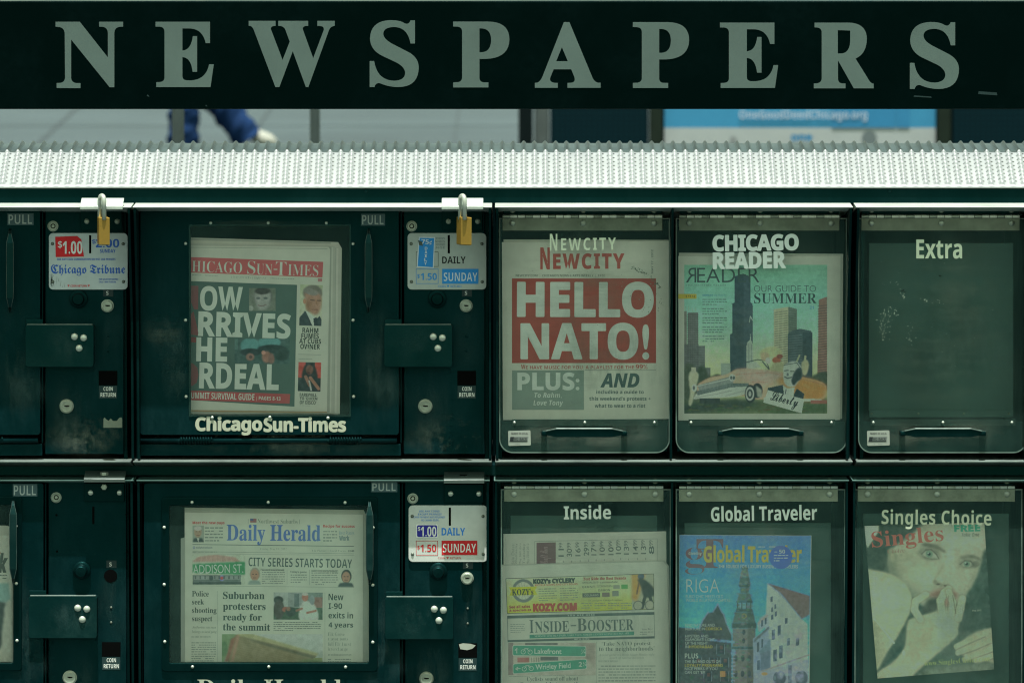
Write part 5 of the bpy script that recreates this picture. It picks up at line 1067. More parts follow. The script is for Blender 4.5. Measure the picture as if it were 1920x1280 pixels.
for cx in (248, 270): p.ell(cx, 58, 9, 9, (70, 80, 72), .1); p.ell(cx, 58, 7.6, 7.6, (128, 138, 112), .1)
p.ell(32, 24, 21.5, 22, (86, 100, 88), .04); p.ell(32, 24, 16, 16.5, (140, 152, 122), .05)
for k in range(14): a = k * math.pi / 7; p.line([(32, 24), (32 + 16 * math.cos(a), 24 + 16 * math.sin(a))], .7, (104, 118, 100), .8)
p.poly([(5, 17), (58, 17), (54, 24), (58, 32), (5, 32), (9, 24)], (150, 150, 46)); p.speck(2)
p.build('advertisement', r, J1, quad=[(948.5, 1084), (1225.7, 1075), (1226, 1141.5), (951.3, 1149.3)])
def f(m):
    K = ink(48, 60, 52); Rd = ink(140, 58, 44); Mr = ink(124, 62, 54); g = ink(100, 116, 88)
    text(m, "KOZY's", (960, 1103, 1000, 1115), K, J2, 'sb', -1.8, off=.01); text(m, "KOZY's CYCLERY", (1000, 1084, 1078, 1092.5), K, J2, 'nb', -1.7, off=.015, fat=.5); text(m, 'BICYCLE SHOPS AND CITY TOURS', (1003, 1093.5, 1083, 1096.8), Rd, J2, 'nb', -1.7)
    text(m, 'KOZY.COM', (1000, 1130.5, 1081, 1144.5), Rd, J2, 'nb', -1.2, off=.015, fat=.8); text(m, 'See all sales', (955, 1133.5, 994, 1139.5), Mr, J2, 'nb', -1.8, off=.03); text(m, '& specials at', (955, 1140.5, 996, 1146.5), Mr, J2, 'nb', -1.8, off=.03)
    text(m, 'Test Ride the Best Brands', (1093, 1080.8, 1174, 1086.5), Mr, J2, 'sb', -1.4, off=.02)
    greek(m, 1010, 1101, 1044, 1127, 6, g, J2, -1.5); greek(m, 1050, 1100, 1084, 1126, 6, g, J2, -1.5)
    for i, (t, r_, st) in enumerate((('SPECIALIZED', (1092, 1089.5, 1122, 1093), 'ni'), ('cannondale', (1125, 1088.5, 1158, 1092.5), 'nb'), ('GIANT', (1091, 1097.5, 1116, 1101.5), 'nb'), ('SCHWINN', (1120, 1096, 1148, 1100), 'r'), ('DAHON', (1122, 1103.5, 1144, 1107.5), 'nb'))): text(m, t, r_, ink(84, 98, 78), J2, st, -1.4)
    m.rect(1092, 1111, 1125, 1119, J2, ink(66, 80, 66), -1.3); text(m, 'COLNAGO', (1096, 1113, 1122, 1117), ink(130, 142, 114), J3, 'nb', -1.3); m.rect(1129, 1110, 1143, 1118, J2, ink(92, 84, 72), -1.3); m.rect(1148, 1107, 1160, 1117, J2, ink(96, 108, 90), -1.3); m.rect(1165, 1095, 1177, 1103, J2, ink(66, 128, 60), -1.3); m.rect(1150, 1096, 1162, 1103, J2, ink(108, 122, 96), -1.3)
    text(m, '4 Convenient Chicago Locations', (1103, 1122.5, 1167, 1127), K, J2, 'sb', -1.3, off=-.02)
    for x in (1090, 1115, 1140, 1164): greek(m, x, 1128, x + 21, 1141, 3, g, J2, -1.3)
    b = [(948.5, 1084), (1225.7, 1075), (1226, 1141.5), (951.3, 1149.3)]
    for i in range(4):
        a, c = np.array(b[i], float), np.array(b[(i + 1) % 4], float); n_ = np.array([-(c - a)[1], (c - a)[0]]); n_ = n_ / np.linalg.norm(n_) * .45; m.poly([a - n_, c - n_, c + n_, a + n_], J2, K)
part(r, 'advertisement_lettering', f)
def f(m):
    K = ink(66, 84, 74); Gd = ink(56, 116, 90); L = ink(150, 166, 144); g = ink(100, 116, 98)
    m.poly([(951, 1153.5), (1227, 1146.5), (1227, 1151.5), (951, 1158.8)], J1, K); m.poly([(951.5, 1199), (1227.5, 1191.8), (1227.5, 1196), (952, 1203)], J1, K); m.poly([(951, 1156), (951.8, 1156), (952.8, 1200), (952, 1200)], J1, K); m.poly([(1226, 1149), (1226.8, 1149), (1227.5, 1194), (1226.7, 1194)], J1, K)
    text(m, 'YOU ARE HERE', (1064, 1150.8, 1115, 1153.8), L, J2, 'nb', -1.4, sp=1.4); text(m, 'MAY 16 - 22, 2012', (1077, 1195.8, 1105, 1199), L, J2, 'nb', -1.4)
    text(m, 'I', (993, 1161.5, 1000.5, 1186), K, J1, 'sb', -1.3); text(m, 'NSIDE', (1003, 1163.5, 1067, 1184.5), K, J1, 'sb', -1.4); m.rect(1070, 1171, 1080, 1173, J1, K, -1.4); text(m, 'B', (1082, 1158.5, 1099.5, 1182.3), K, J1, 'sb', -1.4); text(m, 'OOSTER', (1102, 1160.5, 1188, 1181.8), K, J1, 'sb', -1.4)
    m.poly([(993, 1189.3), (1189, 1182.8), (1189, 1189.8), (993, 1196)], J1, Gd); text(m, 'NEWS OF LINCOLN PARK, LAKE VIEW, NORTH CENTER & LINCOLN SQUARE', (1002, 1187.2, 1180, 1191.8), L, J2, 'sb', -1.9, off=-.01)
    greek(m, 957, 1168, 984, 1186, 5, g, J1, -1.4); text(m, 'News Tips?', (1203, 1177, 1224, 1181), K, J1, 'sb', -1.3, off=-.02); greek(m, 1200, 1182, 1225, 1190, 2, g, J1, -1.3)
part(r, 'masthead', f)
p = Pic(953, 1204, 1117, 1265, 1.1, (132, 140, 118)); p.poly([(1080, 1204), (1117, 1204), (1117, 1250), (1100, 1235)], (120, 122, 104), 2); p.rect(953, 1204, 962, 1265, (108, 108, 94)); p.rect(985, 1205, 1046, 1208, (84, 90, 80)); p.rect(970, 1232, 992, 1241, (124, 92, 80)); p.rect(1013, 1231, 1047, 1237, (80, 86, 78)); p.rect(994, 1231, 1012, 1241, (140, 146, 122))
for k in range(4): p.rect(996 + 4.5 * k, 1232, 998 + 4.5 * k, 1241, (112, 116, 98))
p.speck(3); p.build('photograph', r, J1)
def f(m):
    G_ = ink(54, 124, 92); L = ink(146, 166, 140); R1 = rrect(0, 0, 138, 20, 3); R2 = rrect(0, 0, 139, 19, 3)
    m.poly([(961 + x, 1208.5 + y + x * .012) for x, y in R1], J2, L); m.poly([(962 + x * .985, 1209.5 + y * .9 + x * .012) for x, y in R1], J2 + .2, G_); m.poly([(961.5 + x, 1243.5 + y - x * .065) for x, y in R2], J2, L); m.poly([(962.5 + x * .985, 1244.4 + y * .9 - x * .065) for x, y in R2], J2 + .2, G_)
    text(m, 'Lakefront', (1002, 1215, 1053, 1225), L, J3, 'r', .8, off=.015); text(m, 'Wrigley Field', (1004, 1243, 1070, 1256), L, J3, 'r', -3, off=.015); text(m, '\u00bc', (1090, 1216, 1098, 1225), L, J3, 'nb'); text(m, '2', (1085, 1240, 1091.5, 1249), L, J3, 'r', off=.02); text(m, '\u00bc', (1093, 1240, 1099.5, 1248), L, J3, 'nb')
    text(m, '\u2191', (965, 1213, 973, 1224), L, J3, 'nb', off=.03); text(m, '\u2190', (966, 1249, 976, 1256), L, J3, 'nb', off=.03)
    for cx, cy in ((981, 1221), (994, 1221.5), (983, 1253), (996, 1252)):
        o_, i_ = [[(cx + q * math.cos(a), cy + q * math.sin(a)) for a in np.linspace(0, 2 * math.pi, 16, endpoint=False)] for q in (4.6, 3.6)]; m.ring(o_, i_, J3, J3 - .1, L)
    for (a, b_, c_, e) in ((981, 1221, 986, 1214), (986, 1214, 994, 1221), (983, 1215, 991, 1215), (983, 1253, 988, 1246), (988, 1246, 996, 1252), (985, 1247, 993, 1246)): n_ = np.array([-(e - b_), c_ - a]) / math.hypot(e - b_, c_ - a) * .5; m.poly([(a - n_[0], b_ - n_[1]), (c_ - n_[0], e - n_[1]), (c_ + n_[0], e + n_[1]), (a + n_[0], b_ + n_[1])], J3, L)
part(r, 'photograph_lettering', f)
def f(m):
    K = ink(62, 80, 68); g = ink(100, 116, 98); m.rect(1118.5, 1202, 1119.1, 1300, J1, g)
    text(m, "\u2018Take NATO protest", (1128.5, 1202, 1220, 1211), K, J1, 'sb', -.6, off=-.01); text(m, 'to the neighborhoods\u2019', (1123, 1211, 1227, 1221.5), K, J1, 'sb', -.6, off=-.01); text(m, 'Activists gather in Lincoln Square Monday night', (1123, 1224, 1227, 1229.5), g, J1, 'si', -.4); text(m, 'to kick off national discussion', (1143, 1230, 1207, 1235), g, J1, 'si', -.4)
    text(m, 'BY PATRICK BOYLAN', (1122, 1237, 1158, 1240.5), g, J1, 'sb', -.4); greek(m, 1122, 1245, 1229, 1300, 10, g, J1, -.2); text(m, 'Cyclists sound off about', (988, 1267.5, 1084, 1277.5), K, J1, 'sb', -.7, off=-.01); text(m, "\u2018Summer\u2019 intersections", (972, 1277.5, 1103, 1287), K, J1, 'sb', -.7); greek(m, 955, 1264.5, 1112, 1267, 1, g, J1, -1)
part(r, 'article_text', f)
r = paper('newspaper', 'price-list sheet standing behind the paper with the yellow advertisement', 'newspaper', 1096, 1290, 'papers in the boxes')
sheet(r, 'front_page', [(944, 1000.5), (1249, 995.5), (1252, 1300), (945, 1300)], PD - 3, (132, 148, 122))
def f(m):
    K = ink(70, 86, 74); g = ink(98, 112, 94); d = PD - 2.6
    for x, t, y in ((1052.6, '11.99', 1017), (1068, '30.99', 1017), (1084, '16.99', 1016), (1100, '29.99', 1015), (1114, '17.99', 1014.5), (1129.5, '10.99', 1014), (1146, '10.99', 1014), (1160, '10.99', 1012), (1175, '13.99', 1013), (1192, '14.99', 1012), (1207, '13.99', 1012), (1222, '8.99', 1012)):
        a, b_ = t.split('.'); text(m, a, (x - 5.5, y + 11, x + 4.5, y + 26), K, d, 'r', vert=True, off=.01); text(m, b_, (x - 5, y, x + 2, y + 10), K, d, 'r', vert=True)
        greek(m, x + 3, y + 30, x + 5, y + 40, 1, g, d)
    m.poly([(1006, 1017), (1042, 1016), (1042, 1060), (1006, 1060)], d, ink(84, 64, 62)); text(m, 'Craft Beer', (1012, 1024, 1034, 1056), ink(118, 102, 96), d + .4, 'scr', vert=True)
    for x, t in ((962, 'Sale Dates:'), (968.5, 'Wednesday'), (976, 'May 16th thru'), (983, 'Tuesday'), (990.5, 'May 22nd 2012')): text(m, t, (x - 3, 1018, x + 2.5, 1057), g, d, 'r', vert=True)
    m.poly([(1002, 1014), (1232, 1009), (1232, 1009.8), (1002, 1014.8)], d, g); m.rect(1002, 1014, 1002.7, 1060, d, g); m.rect(1232, 1009, 1232.7, 1060, d, g)
part(r, 'price_list', f)

# --- travel magazine
page_light((126, 142, 120), .74, (1.06, 1.02, 1.08))
r = paper('magazine', 'blue travel magazine with a church spire and a white gabled house', 'magazine', 1395, 1290, 'papers in the boxes')
sheet(r, 'pages', [(1274, 1002), (1521.5, 1003.5), (1517.5, 1300), (1271, 1300)], PD, (132, 146, 126), 4)
p = Pic(1271, 1002, 1521, 1300, .85); p.vgrad([(1002, (66, 104, 148)), (1060, (58, 112, 158)), (1110, (56, 122, 164)), (1180, (66, 142, 164)), (1300, (72, 140, 160))])
ST = (66, 92, 78); SD = (46, 70, 62); SL = (92, 116, 96)
cx = 1395.5
for y0, y1, w0, w1, c in ((1060, 1066, 4, 8, ST), (1066, 1080, 6, 9, SL), (1080, 1094, 9, 11, ST), (1094, 1100, 12, 9, SD), (1100, 1111, 8, 8, ST), (1111, 1125, 10, 15, ST), (1125, 1129, 16, 16, SD), (1129, 1140, 14, 14, (86, 128, 124)), (1140, 1146, 15, 17, SD), (1146, 1166, 17, 22, ST), (1166, 1177, 23, 24, SD), (1177, 1212, 22, 22, (92, 100, 86)), (1212, 1216, 23, 23, SD), (1216, 1300, 21, 20, (90, 98, 84))):
    p.poly([(cx - w0, y0), (cx + w0, y0), (cx + w1, y1), (cx - w1, y1)], c, .6); p.poly([(cx + w0 * .35, y0), (cx + w0, y0), (cx + w1, y1), (cx + w1 * .35, y1)], tuple(q * .8 for q in c), .8)
for x in (1383, 1391, 1400, 1408): p.line([(x, 1129), (x, 1140)], 2.2, SD)
p.ell(cx, 1153.5, 5, 5, (112, 116, 62), .3); p.ell(cx, 1153.5, 3, 3, (66, 84, 62), .4)
for y in (1184, 1200): p.ell(cx, y, 3, 5, (50, 62, 60), .3)
for x in (1382, 1395, 1408): p.ell(x - 1, 1233, 3.5, 6, (52, 64, 62), .3); p.ell(x - 1, 1262, 3.5, 6, (52, 64, 62), .3)
# gabled house in front on the left
p.poly([(1271, 1175), (1311, 1178), (1318, 1160), (1326, 1148), (1336, 1146), (1345, 1132), (1352, 1146), (1358, 1150), (1360, 1164), (1366, 1176), (1372, 1190), (1374, 1300), (1271, 1300)], (56, 68, 62), .8)
for a, b_ in (((1311, 1176), (1318, 1158)), ((1318, 1160), (1327, 1146)), ((1336, 1146), (1345, 1131)), ((1345, 1131), (1354, 1148)), ((1356, 1150), (1362, 1166)), ((1364, 1172), (1372, 1188))): p.line([a, b_], 3, (100, 116, 118), .7)
p.poly([(1330, 1196), (1378, 1200), (1378, 1205), (1330, 1200)], (88, 124, 142), .6); p.ell(1376, 1222, 5, 6, (88, 120, 140), .4)
for k in range(9): p.rect(1372, 1232 + 7 * k, 1380, 1235 + 7 * k, (112, 130, 134), .7)
for x, y in ((1344, 1207), (1330, 1232), (1352, 1232), (1352, 1258), (1300, 1232), (1320, 1258)): p.rect(x, y, x + 15, y + 18, (44, 58, 56)); p.line([(x, y), (x, y + 18)], .9, (104, 122, 118)); p.line([(x + 15, y), (x + 15, y + 18)], .9, (104, 122, 118)); p.rect(x + 6, y + 2, x + 12, y + 9, (104, 74, 62), .6)
p.rect(1351, 1257, 1361, 1268, (146, 110, 60), .9)
# white house on the right
WH = (126, 146, 150)
p.poly([(1439, 1091), (1465, 1110), (1505, 1158), (1517, 1168), (1521, 1300), (1416, 1300), (1414, 1196), (1436, 1180)], WH, .6); p.poly([(1414, 1196), (1443, 1176), (1447, 1300), (1416, 1300)], (104, 124, 130), .6)
p.poly([(1439, 1091), (1521, 1115), (1521, 1150), (1506, 1159), (1466, 1111)], (92, 84, 72), .6); p.poly([(1415, 1198), (1443, 1172), (1444, 1177), (1416, 1203)], (70, 84, 78), .6)
p.poly([(1421, 1170), (1426, 1157), (1440, 1148), (1444, 1168), (1424, 1184)], (116, 134, 132), .6); p.poly([(1421, 1166), (1440, 1150), (1442, 1153), (1423, 1170)], (128, 128, 104), .5)
for q in ((1445.5, 1116, 4, 10), (1447, 1136, 4, 9), (1453, 1130, 4, 9), (1447.5, 1150, 4, 9), (1454, 1144, 4, 9), (1473.5, 1156, 5, 11), (1449, 1178, 6, 19), (1460, 1170, 6, 19), (1478, 1194, 6, 14), (1495, 1194, 7, 14), (1452, 1216, 7, 22), (1463, 1208, 7, 24), (1421, 1202, 4, 18), (1429, 1196, 4, 16), (1422, 1236, 5, 18), (1428, 1160, 4, 12), (1435, 1156, 4, 12)): p.poly([(q[0], q[1] + 1.5), (q[0] + q[2], q[1]), (q[0] + q[2], q[1] + q[3]), (q[0], q[1] + q[3] + 1.5)], (58, 74, 78))
p.poly([(1427, 1222), (1447, 1216), (1447, 1252), (1428, 1256)], (78, 96, 98), .5); p.poly([(1425, 1220), (1446, 1196), (1448, 1216), (1427, 1224)], (84, 108, 108), .5)
p.line([(1430, 1258), (1521, 1226)], 3, (112, 116, 100)); p.poly([(1416, 1262), (1521, 1234), (1521, 1300), (1416, 1300)], (112, 128, 126), 1)
for x in (1465, 1507): p.ell(x, 1270, 12, 14, (66, 80, 80), .15)
p.rect(1481, 1246, 1488, 1290, (78, 92, 92))
for k in range(140):
    y = 1066 + RNG.random() * 230; p.ell(cx + (RNG.random() - .5) * min(40, (y - 1050) * .5), y, 1.5 + RNG.random() * 2.5, .8 + RNG.random() * 2, (52 + RNG.random() * 50, 74 + RNG.random() * 44, 62 + RNG.random() * 36), .6, .55)
for k in range(90): p.ell(1275 + RNG.random() * 95, 1180 + RNG.random() * 115, 1 + RNG.random() * 4, 1 + RNG.random() * 3, (44 + RNG.random() * 36, 56 + RNG.random() * 34, 54 + RNG.random() * 30), .6, .5)
for k in range(70): p.ell(1450 + RNG.random() * 70, 1180 + RNG.random() * 100, 2 + RNG.random() * 7, 2 + RNG.random() * 5, (112 + RNG.random() * 24, 132 + RNG.random() * 20, 138 + RNG.random() * 18), .9, .4)
for k in range(30): p.line([(1441 + k * 2.7, 1094 + k * 2.4), (1443 + k * 2.7, 1093 + k * .9)], .7, (74, 70, 62), .5)
p.ell(1436, 1262, 6, 3, (150, 112, 62), .4); p.speck(3)
p.build('cover_picture', r, PD + .6, quad=[(1274.5, 1002.5), (1520.5, 1004), (1516, 1300), (1271.5, 1300)])
def f(m):
    Y_ = ink(166, 130, 44); L = ink(134, 160, 154); B_ = ink(88, 74, 70); d = PD + 1
    text(m, 'g', (1284.5, 1026, 1321, 1076), B_, d, 'sb', off=-.015); text(m, 'T', (1306, 1010, 1356, 1064), B_, d + .12, 'sb')
    text(m, 'Global', (1319, 1021.5, 1396, 1054), Y_, d + .3, 'nb', off=.012, sp=.95); text(m, 'Traveler', (1402, 1021.5, 1503.5, 1054), Y_, d + .3, 'nb', off=.012, sp=.95)
    m.poly([(1464 + 21.5 * math.cos(a), 1044 + 22 * math.sin(a)) for a in np.linspace(0, 2 * math.pi, 32, endpoint=False)], d + .8, ink(56, 86, 142)); text(m, '50', (1461, 1029.5, 1472, 1037), ink(170, 186, 190), d + 1.2, 'nb'); greek(m, 1451, 1038, 1478, 1053, 3, ink(120, 142, 172), d + 1.2); greek(m, 1452, 1032, 1459, 1036, 1, ink(120, 142, 172), d + 1.2)
    text(m, 'Globility', (1291, 1034, 1315.5, 1041), L, d + .6, 'nb'); text(m, 'THE SOURCE FOR LUXURY BUSINESS TRAVELERS', (1347, 1058, 1496, 1064.5), L, d + .3, 'nb', .3); greek(m, 1422, 1022.5, 1493, 1026.5, 1, L, d + .3)
    text(m, 'RIGA', (1287, 1085, 1348.5, 1110), ink(150, 168, 150), d, 'r', off=-.018); text(m, 'EURO CHIC MEETS OLD', (1286, 1114.5, 1356, 1120.5), L, d, 'r', off=-.01); text(m, "WORLD IN LATVIA'S CAPITAL", (1286, 1121.5, 1369.5, 1127.5), L, d, 'r', off=-.01)
    for t, x0, x1, y, c in (('FIND NATURE AND', 1285, 1340, 1168.5, L), ('NURTURE IN', 1285, 1321.5, 1175.5, L), ('CORSICA', 1323, 1354, 1175.3, Y_), ('HIPSTERS AND', 1285, 1328, 1189, L), ('GLAMORATI LIGHT', 1285, 1340, 1195.5, L), ('UP THE NIGHT', 1285, 1327, 1202.3, L), ('IN', 1285, 1291, 1209, L), ('HYDERABAD', 1292, 1336, 1209, Y_), ('THE INS AND OUTS OF', 1284, 1350, 1236.5, L), ('LOYALTY PROGRAMS', 1284, 1355.5, 1243.5, Y_), ('NICE PERKS IF YOU', 1284, 1345, 1250, L), ("CAN GET 'EM", 1284, 1322, 1256.8, L)):
        text(m, t, (x0, y, x1, y + 5.3), c, d, 'nb' if c is Y_ else 'r', off=0 if c is Y_ else .0)
    text(m, 'PLUS', (1284, 1224, 1309, 1233.5), ink(160, 176, 160), d, 'nb', off=-.01)
part(r, 'cover_lines', f)

# --- magazine with the portrait
page_light((124, 133, 117), .72, (1.12, 1.0, .93))
r = paper('magazine', 'magazine with a close portrait of a woman holding her fingers to her lips', 'magazine', 1750, 1270, 'papers in the boxes')
Q = [(1621, 985.5), (1845.5, 979), (1864, 1254), (1645.5, 1271)]
sheet(r, 'pages', Q, PD - .4, (128, 140, 118), 3)
SK = (128, 137, 116); SKd = (100, 110, 94); SKl = (138, 147, 126); HR = (46, 62, 54); BGc = (40, 62, 56)
p = Pic(0, 0, 224, 283, .85, BGc)          # page coordinates, 224 x 283
q = lambda zx, zy: ((zx - 132 - (zy - 338) * .085) / 3.2, (zy - 338 + (zx - 132) * .03) / 3.2)      # zoomed photo coordinates -> page
Z = lambda pts: [q(*a) for a in pts]
p.curve(Z([(132, 338), (300, 310), (500, 300), (330, 420), (260, 480), (280, 560), (240, 640), (150, 600)]), HR, 3); p.poly(Z([(128, 330), (218, 330), (215, 372), (150, 470), (138, 440)]), (140, 152, 130), 1)
# face
p.curve(Z([(300, 470), (400, 400), (480, 330), (600, 290), (780, 280), (880, 320), (870, 440), (835, 560), (810, 650), (770, 730), (730, 790), (640, 830), (540, 850), (460, 800), (400, 740), (340, 700), (290, 640), (270, 560)]), SK, 2.5)
p.curve(Z([(270, 490), (300, 470), (330, 520), (320, 600), (285, 590)]), (110, 120, 98), 2); p.ell(*q(300, 530), 4, 9, (122, 130, 106), .6)
p.curve(Z([(260, 540), (300, 560), (350, 650), (440, 740), (520, 770), (420, 770), (330, 700), (270, 620)]), (72, 86, 72), 8, .8)
p.ell(*q(420, 560), 30, 32, (118, 128, 104), 1.2, .6); p.ell(*q(690, 400), 34, 22, SKl, 1.2, .7); p.ell(*q(640, 560), 12, 42, SKl, 1.2, .6); p.ell(*q(480, 640), 26, 22, (142, 150, 124), 1.2, .7); p.curve(Z([(820, 560), (850, 470), (870, 420), (845, 560), (810, 660), (760, 750), (740, 740), (790, 640)]), (112, 120, 98), 5, .8)
# brows, eyes
p.curve(Z([(470, 450), (500, 440), (560, 452), (614, 486), (612, 500), (560, 478), (490, 462)]), (66, 72, 60), 2.0, .8); p.curve(Z([(705, 530), (740, 514), (800, 520), (835, 545), (825, 552), (770, 536), (712, 540)]), (78, 84, 70), 2.0, .8)
p.ell(*q(522, 506), 19, 12, (84, 90, 76), .9, .85, 12); p.ell(*q(752, 568), 16, 9, (92, 98, 82), .9, .85, 6)
p.curve(Z([(478, 505), (500, 484), (530, 484), (560, 510), (574, 534), (535, 534), (500, 525)]), (120, 131, 113), 1.4); p.curve(Z([(712, 570), (735, 553), (765, 556), (785, 578), (760, 590), (730, 584)]), (120, 131, 113), 1.4)
for ex, ey, rr in ((520, 507, 6.4), (746, 569, 5.6)): p.ell(*q(ex, ey), rr, rr, (84, 108, 90), .5); p.ell(*q(ex, ey), rr * .45, rr * .45, (34, 46, 44), .4); p.ell(*q(ex - 6, ey - 6), 1.3, 1.3, (170, 184, 168), .5)
p.line(Z([(474, 506), (500, 482), (532, 481), (562, 508), (578, 536)]), 2.0, (58, 64, 54), .7, 1.6); p.line(Z([(706, 572), (735, 549), (768, 552), (790, 578)]), 1.8, (62, 68, 58), .7, 1.6); p.line(Z([(490, 528), (535, 538), (576, 537)]), 1.1, (84, 90, 76), .8); p.line(Z([(725, 590), (760, 594), (788, 582)]), 1.0, (84, 90, 76), .8); p.ell(*q(800, 572), 8, 6, (74, 80, 68), .8, .7, -30)
# nose, mouth
p.line(Z([(622, 520), (600, 590), (560, 650), (548, 675)]), 3, (116, 124, 102), .6, 4); p.curve(Z([(545, 680), (560, 660), (600, 690), (640, 690), (640, 706), (590, 700), (560, 694)]), (96, 100, 82), 1.6, .85); p.ell(*q(575, 690), 3, 1.6, (64, 66, 56), .6); p.ell(*q(618, 700), 3, 1.5, (70, 72, 60), .6); p.ell(*q(588, 664), 7, 6, SKl, .9, .6)
p.curve(Z([(520, 750), (560, 725), (600, 715), (640, 720), (690, 740), (685, 790), (640, 830), (570, 800), (530, 770)]), (122, 106, 90), 3); p.curve(Z([(530, 755), (590, 742), (680, 752), (680, 765), (590, 760)]), (98, 80, 68), 2.2)
# dark right side and the gap under the hand
p.curve(Z([(860, 480), (960, 400), (960, 1000), (700, 1000), (660, 980), (740, 780), (790, 700), (830, 600)]), (44, 64, 56), 2.5); p.curve(Z([(420, 860), (390, 1000), (330, 1080), (230, 1180), (205, 1190), (300, 1020), (380, 880), (400, 800)]), (50, 68, 60), 2); p.curve(Z([(474, 846), (520, 780), (560, 770), (600, 780), (590, 830), (540, 864), (490, 864)]), (56, 68, 60), 3)
p.poly(Z([(380, 1080), (560, 1000), (960, 960), (960, 1300), (190, 1300), (210, 1210), (330, 1110)]), (64, 82, 72), 3)
# shoulder
p.curve(Z([(120, 610), (200, 602), (300, 630), (380, 690), (420, 780), (400, 870), (330, 1000), (260, 1100), (200, 1200), (110, 1240), (110, 800)]), (138, 146, 118), 2); p.ell(*q(260, 750), 30, 34, SKl, 1.2, .6); p.line(Z([(190, 890), (310, 1035)]), 3.5, (154, 160, 136), .8); p.curve(Z([(180, 900), (250, 1010), (260, 1090), (190, 1200), (130, 1210)]), (112, 124, 100), 4, .7)
# forearm and hand
p.curve(Z([(390, 920), (420, 890), (540, 860), (640, 830), (720, 840), (700, 960), (690, 1010), (600, 1090), (500, 1170), (420, 1240), (330, 1310), (190, 1310), (200, 1215), (300, 1150), (370, 1070), (385, 990)]), (136, 144, 118), 1.6)
for pts, wd in (([(470, 900), (432, 840), (440, 790), (500, 752)], 13), ([(600, 860), (590, 790), (615, 740), (640, 722)], 13.5), ([(660, 880), (665, 800), (640, 736)], 12), ([(700, 900), (712, 840), (722, 780)], 13.5)):
    p.line(Z(pts), wd + 2.5, (96, 104, 86), .8, 3); p.line(Z(pts), wd, (140, 148, 120), 1, 2.5)
p.line(Z([(632, 850), (640, 760)]), 1.3, (92, 98, 80), .8); p.line(Z([(684, 870), (672, 800), (664, 760)]), 1.6, (84, 90, 74), .8); p.ell(*q(505, 748), 5, 2.4, (150, 146, 122), .5, 1, -18); p.ell(*q(640, 726), 4, 2.6, (150, 144, 122), .5); p.ell(*q(724, 775), 4, 3, (150, 146, 124), .5)
p.curve(Z([(410, 930), (500, 900), (560, 960), (520, 1080), (420, 1170), (380, 1080)]), (126, 134, 110), 6, .7); p.curve(Z([(560, 880), (660, 860), (690, 930), (640, 1010), (580, 980)]), SKl, 6, .7); p.ell(*q(370, 1096), 3, 5, (150, 156, 130), .7)
# other hand, lower right
p.curve(Z([(680, 1080), (720, 1040), (800, 990), (900, 965), (960, 980), (960, 1180), (860, 1160), (780, 1150), (720, 1120)]), (128, 136, 112), 2)
for pts in ([(690, 1070), (760, 1040), (860, 1000)], [(700, 1110), (800, 1080), (900, 1040)], [(740, 1150), (830, 1120), (920, 1090)], [(810, 1160), (870, 1150), (930, 1130)]): p.line(Z(pts), 10, (134, 142, 116), 1, 2.5); p.line([(x + 1, y + 5.5) for x, y in Z(pts)], 2, (92, 100, 84), .7, 2)
p.poly(Z([(520, 1190), (900, 1170), (960, 1300), (380, 1300)]), (104, 116, 98), 5, .7); p.speck(2.5); p.speck(2, 4)
p.build('cover_picture', r, PD + .3, quad=Q)
def f(m):
    d = PD + .8
    text(m, 'Singles', (1634, 990, 1769, 1028), ink(140, 72, 60), d, 'sb', -5.5); text(m, 'Choice', (1664, 1028, 1696, 1036), ink(112, 84, 72), d, 'sb', -4, off=-.02); text(m, 'FREE', (1789, 983, 1838, 996), ink(46, 124, 98), d, 'nb', -1.5, off=.03); text(m, 'Take One', (1803, 998.5, 1836, 1005), ink(66, 80, 70), d, 'ni', -1, off=-.02)
    text(m, 'www.SinglesChoice.com', (1733, 1233, 1856, 1246), ink(150, 152, 78), d, 'sb', -4.5, off=-.015); text(m, 'May 2012', (1823, 1142, 1840, 1146), ink(110, 122, 108), d, 'nb', -2)
part(r, 'cover_lines', f)
# white flecks on the empty box's door
def f(m):
    for path, n, sp_, sm_ in (([(1645, 534), (1670, 530), (1692, 532)], 8, 3, 1.2), ([(1689, 540), (1694, 552), (1692, 558)], 14, 3, 1.8), ([(1650, 585), (1668, 585), (1662, 600), (1655, 612)], 40, 5, 1.6), ([(1648, 595), (1656, 620), (1660, 636)], 30, 5, 1.7), ([(1706, 608), (1702, 630), (1712, 644)], 14, 4, 1.9), ([(1676, 588), (1682, 580)], 10, 3, 1.4), ([(1734, 560), (1736, 566)], 7, 1.5, 1.7), ([(1640, 480), (1800, 600), (1880, 660)], 14, 50, .9), ([(1712, 556), (1760, 570)], 6, 5, 1.1)):
        smear(m, path, n, sp_, ink(186, 202, 176, **LBL), -1.7, sm_)
    smear(m, [(1692, 545), (1694, 547)], 8, 1.6, ink(20, 36, 30, **LBL), -1.6, 2.2); smear(m, [(1762, 516), (1763, 518)], 7, 1.0, ink(16, 34, 28, **LBL), -1.6, 2.2)
part(tw2, 'paint_fleck', f)

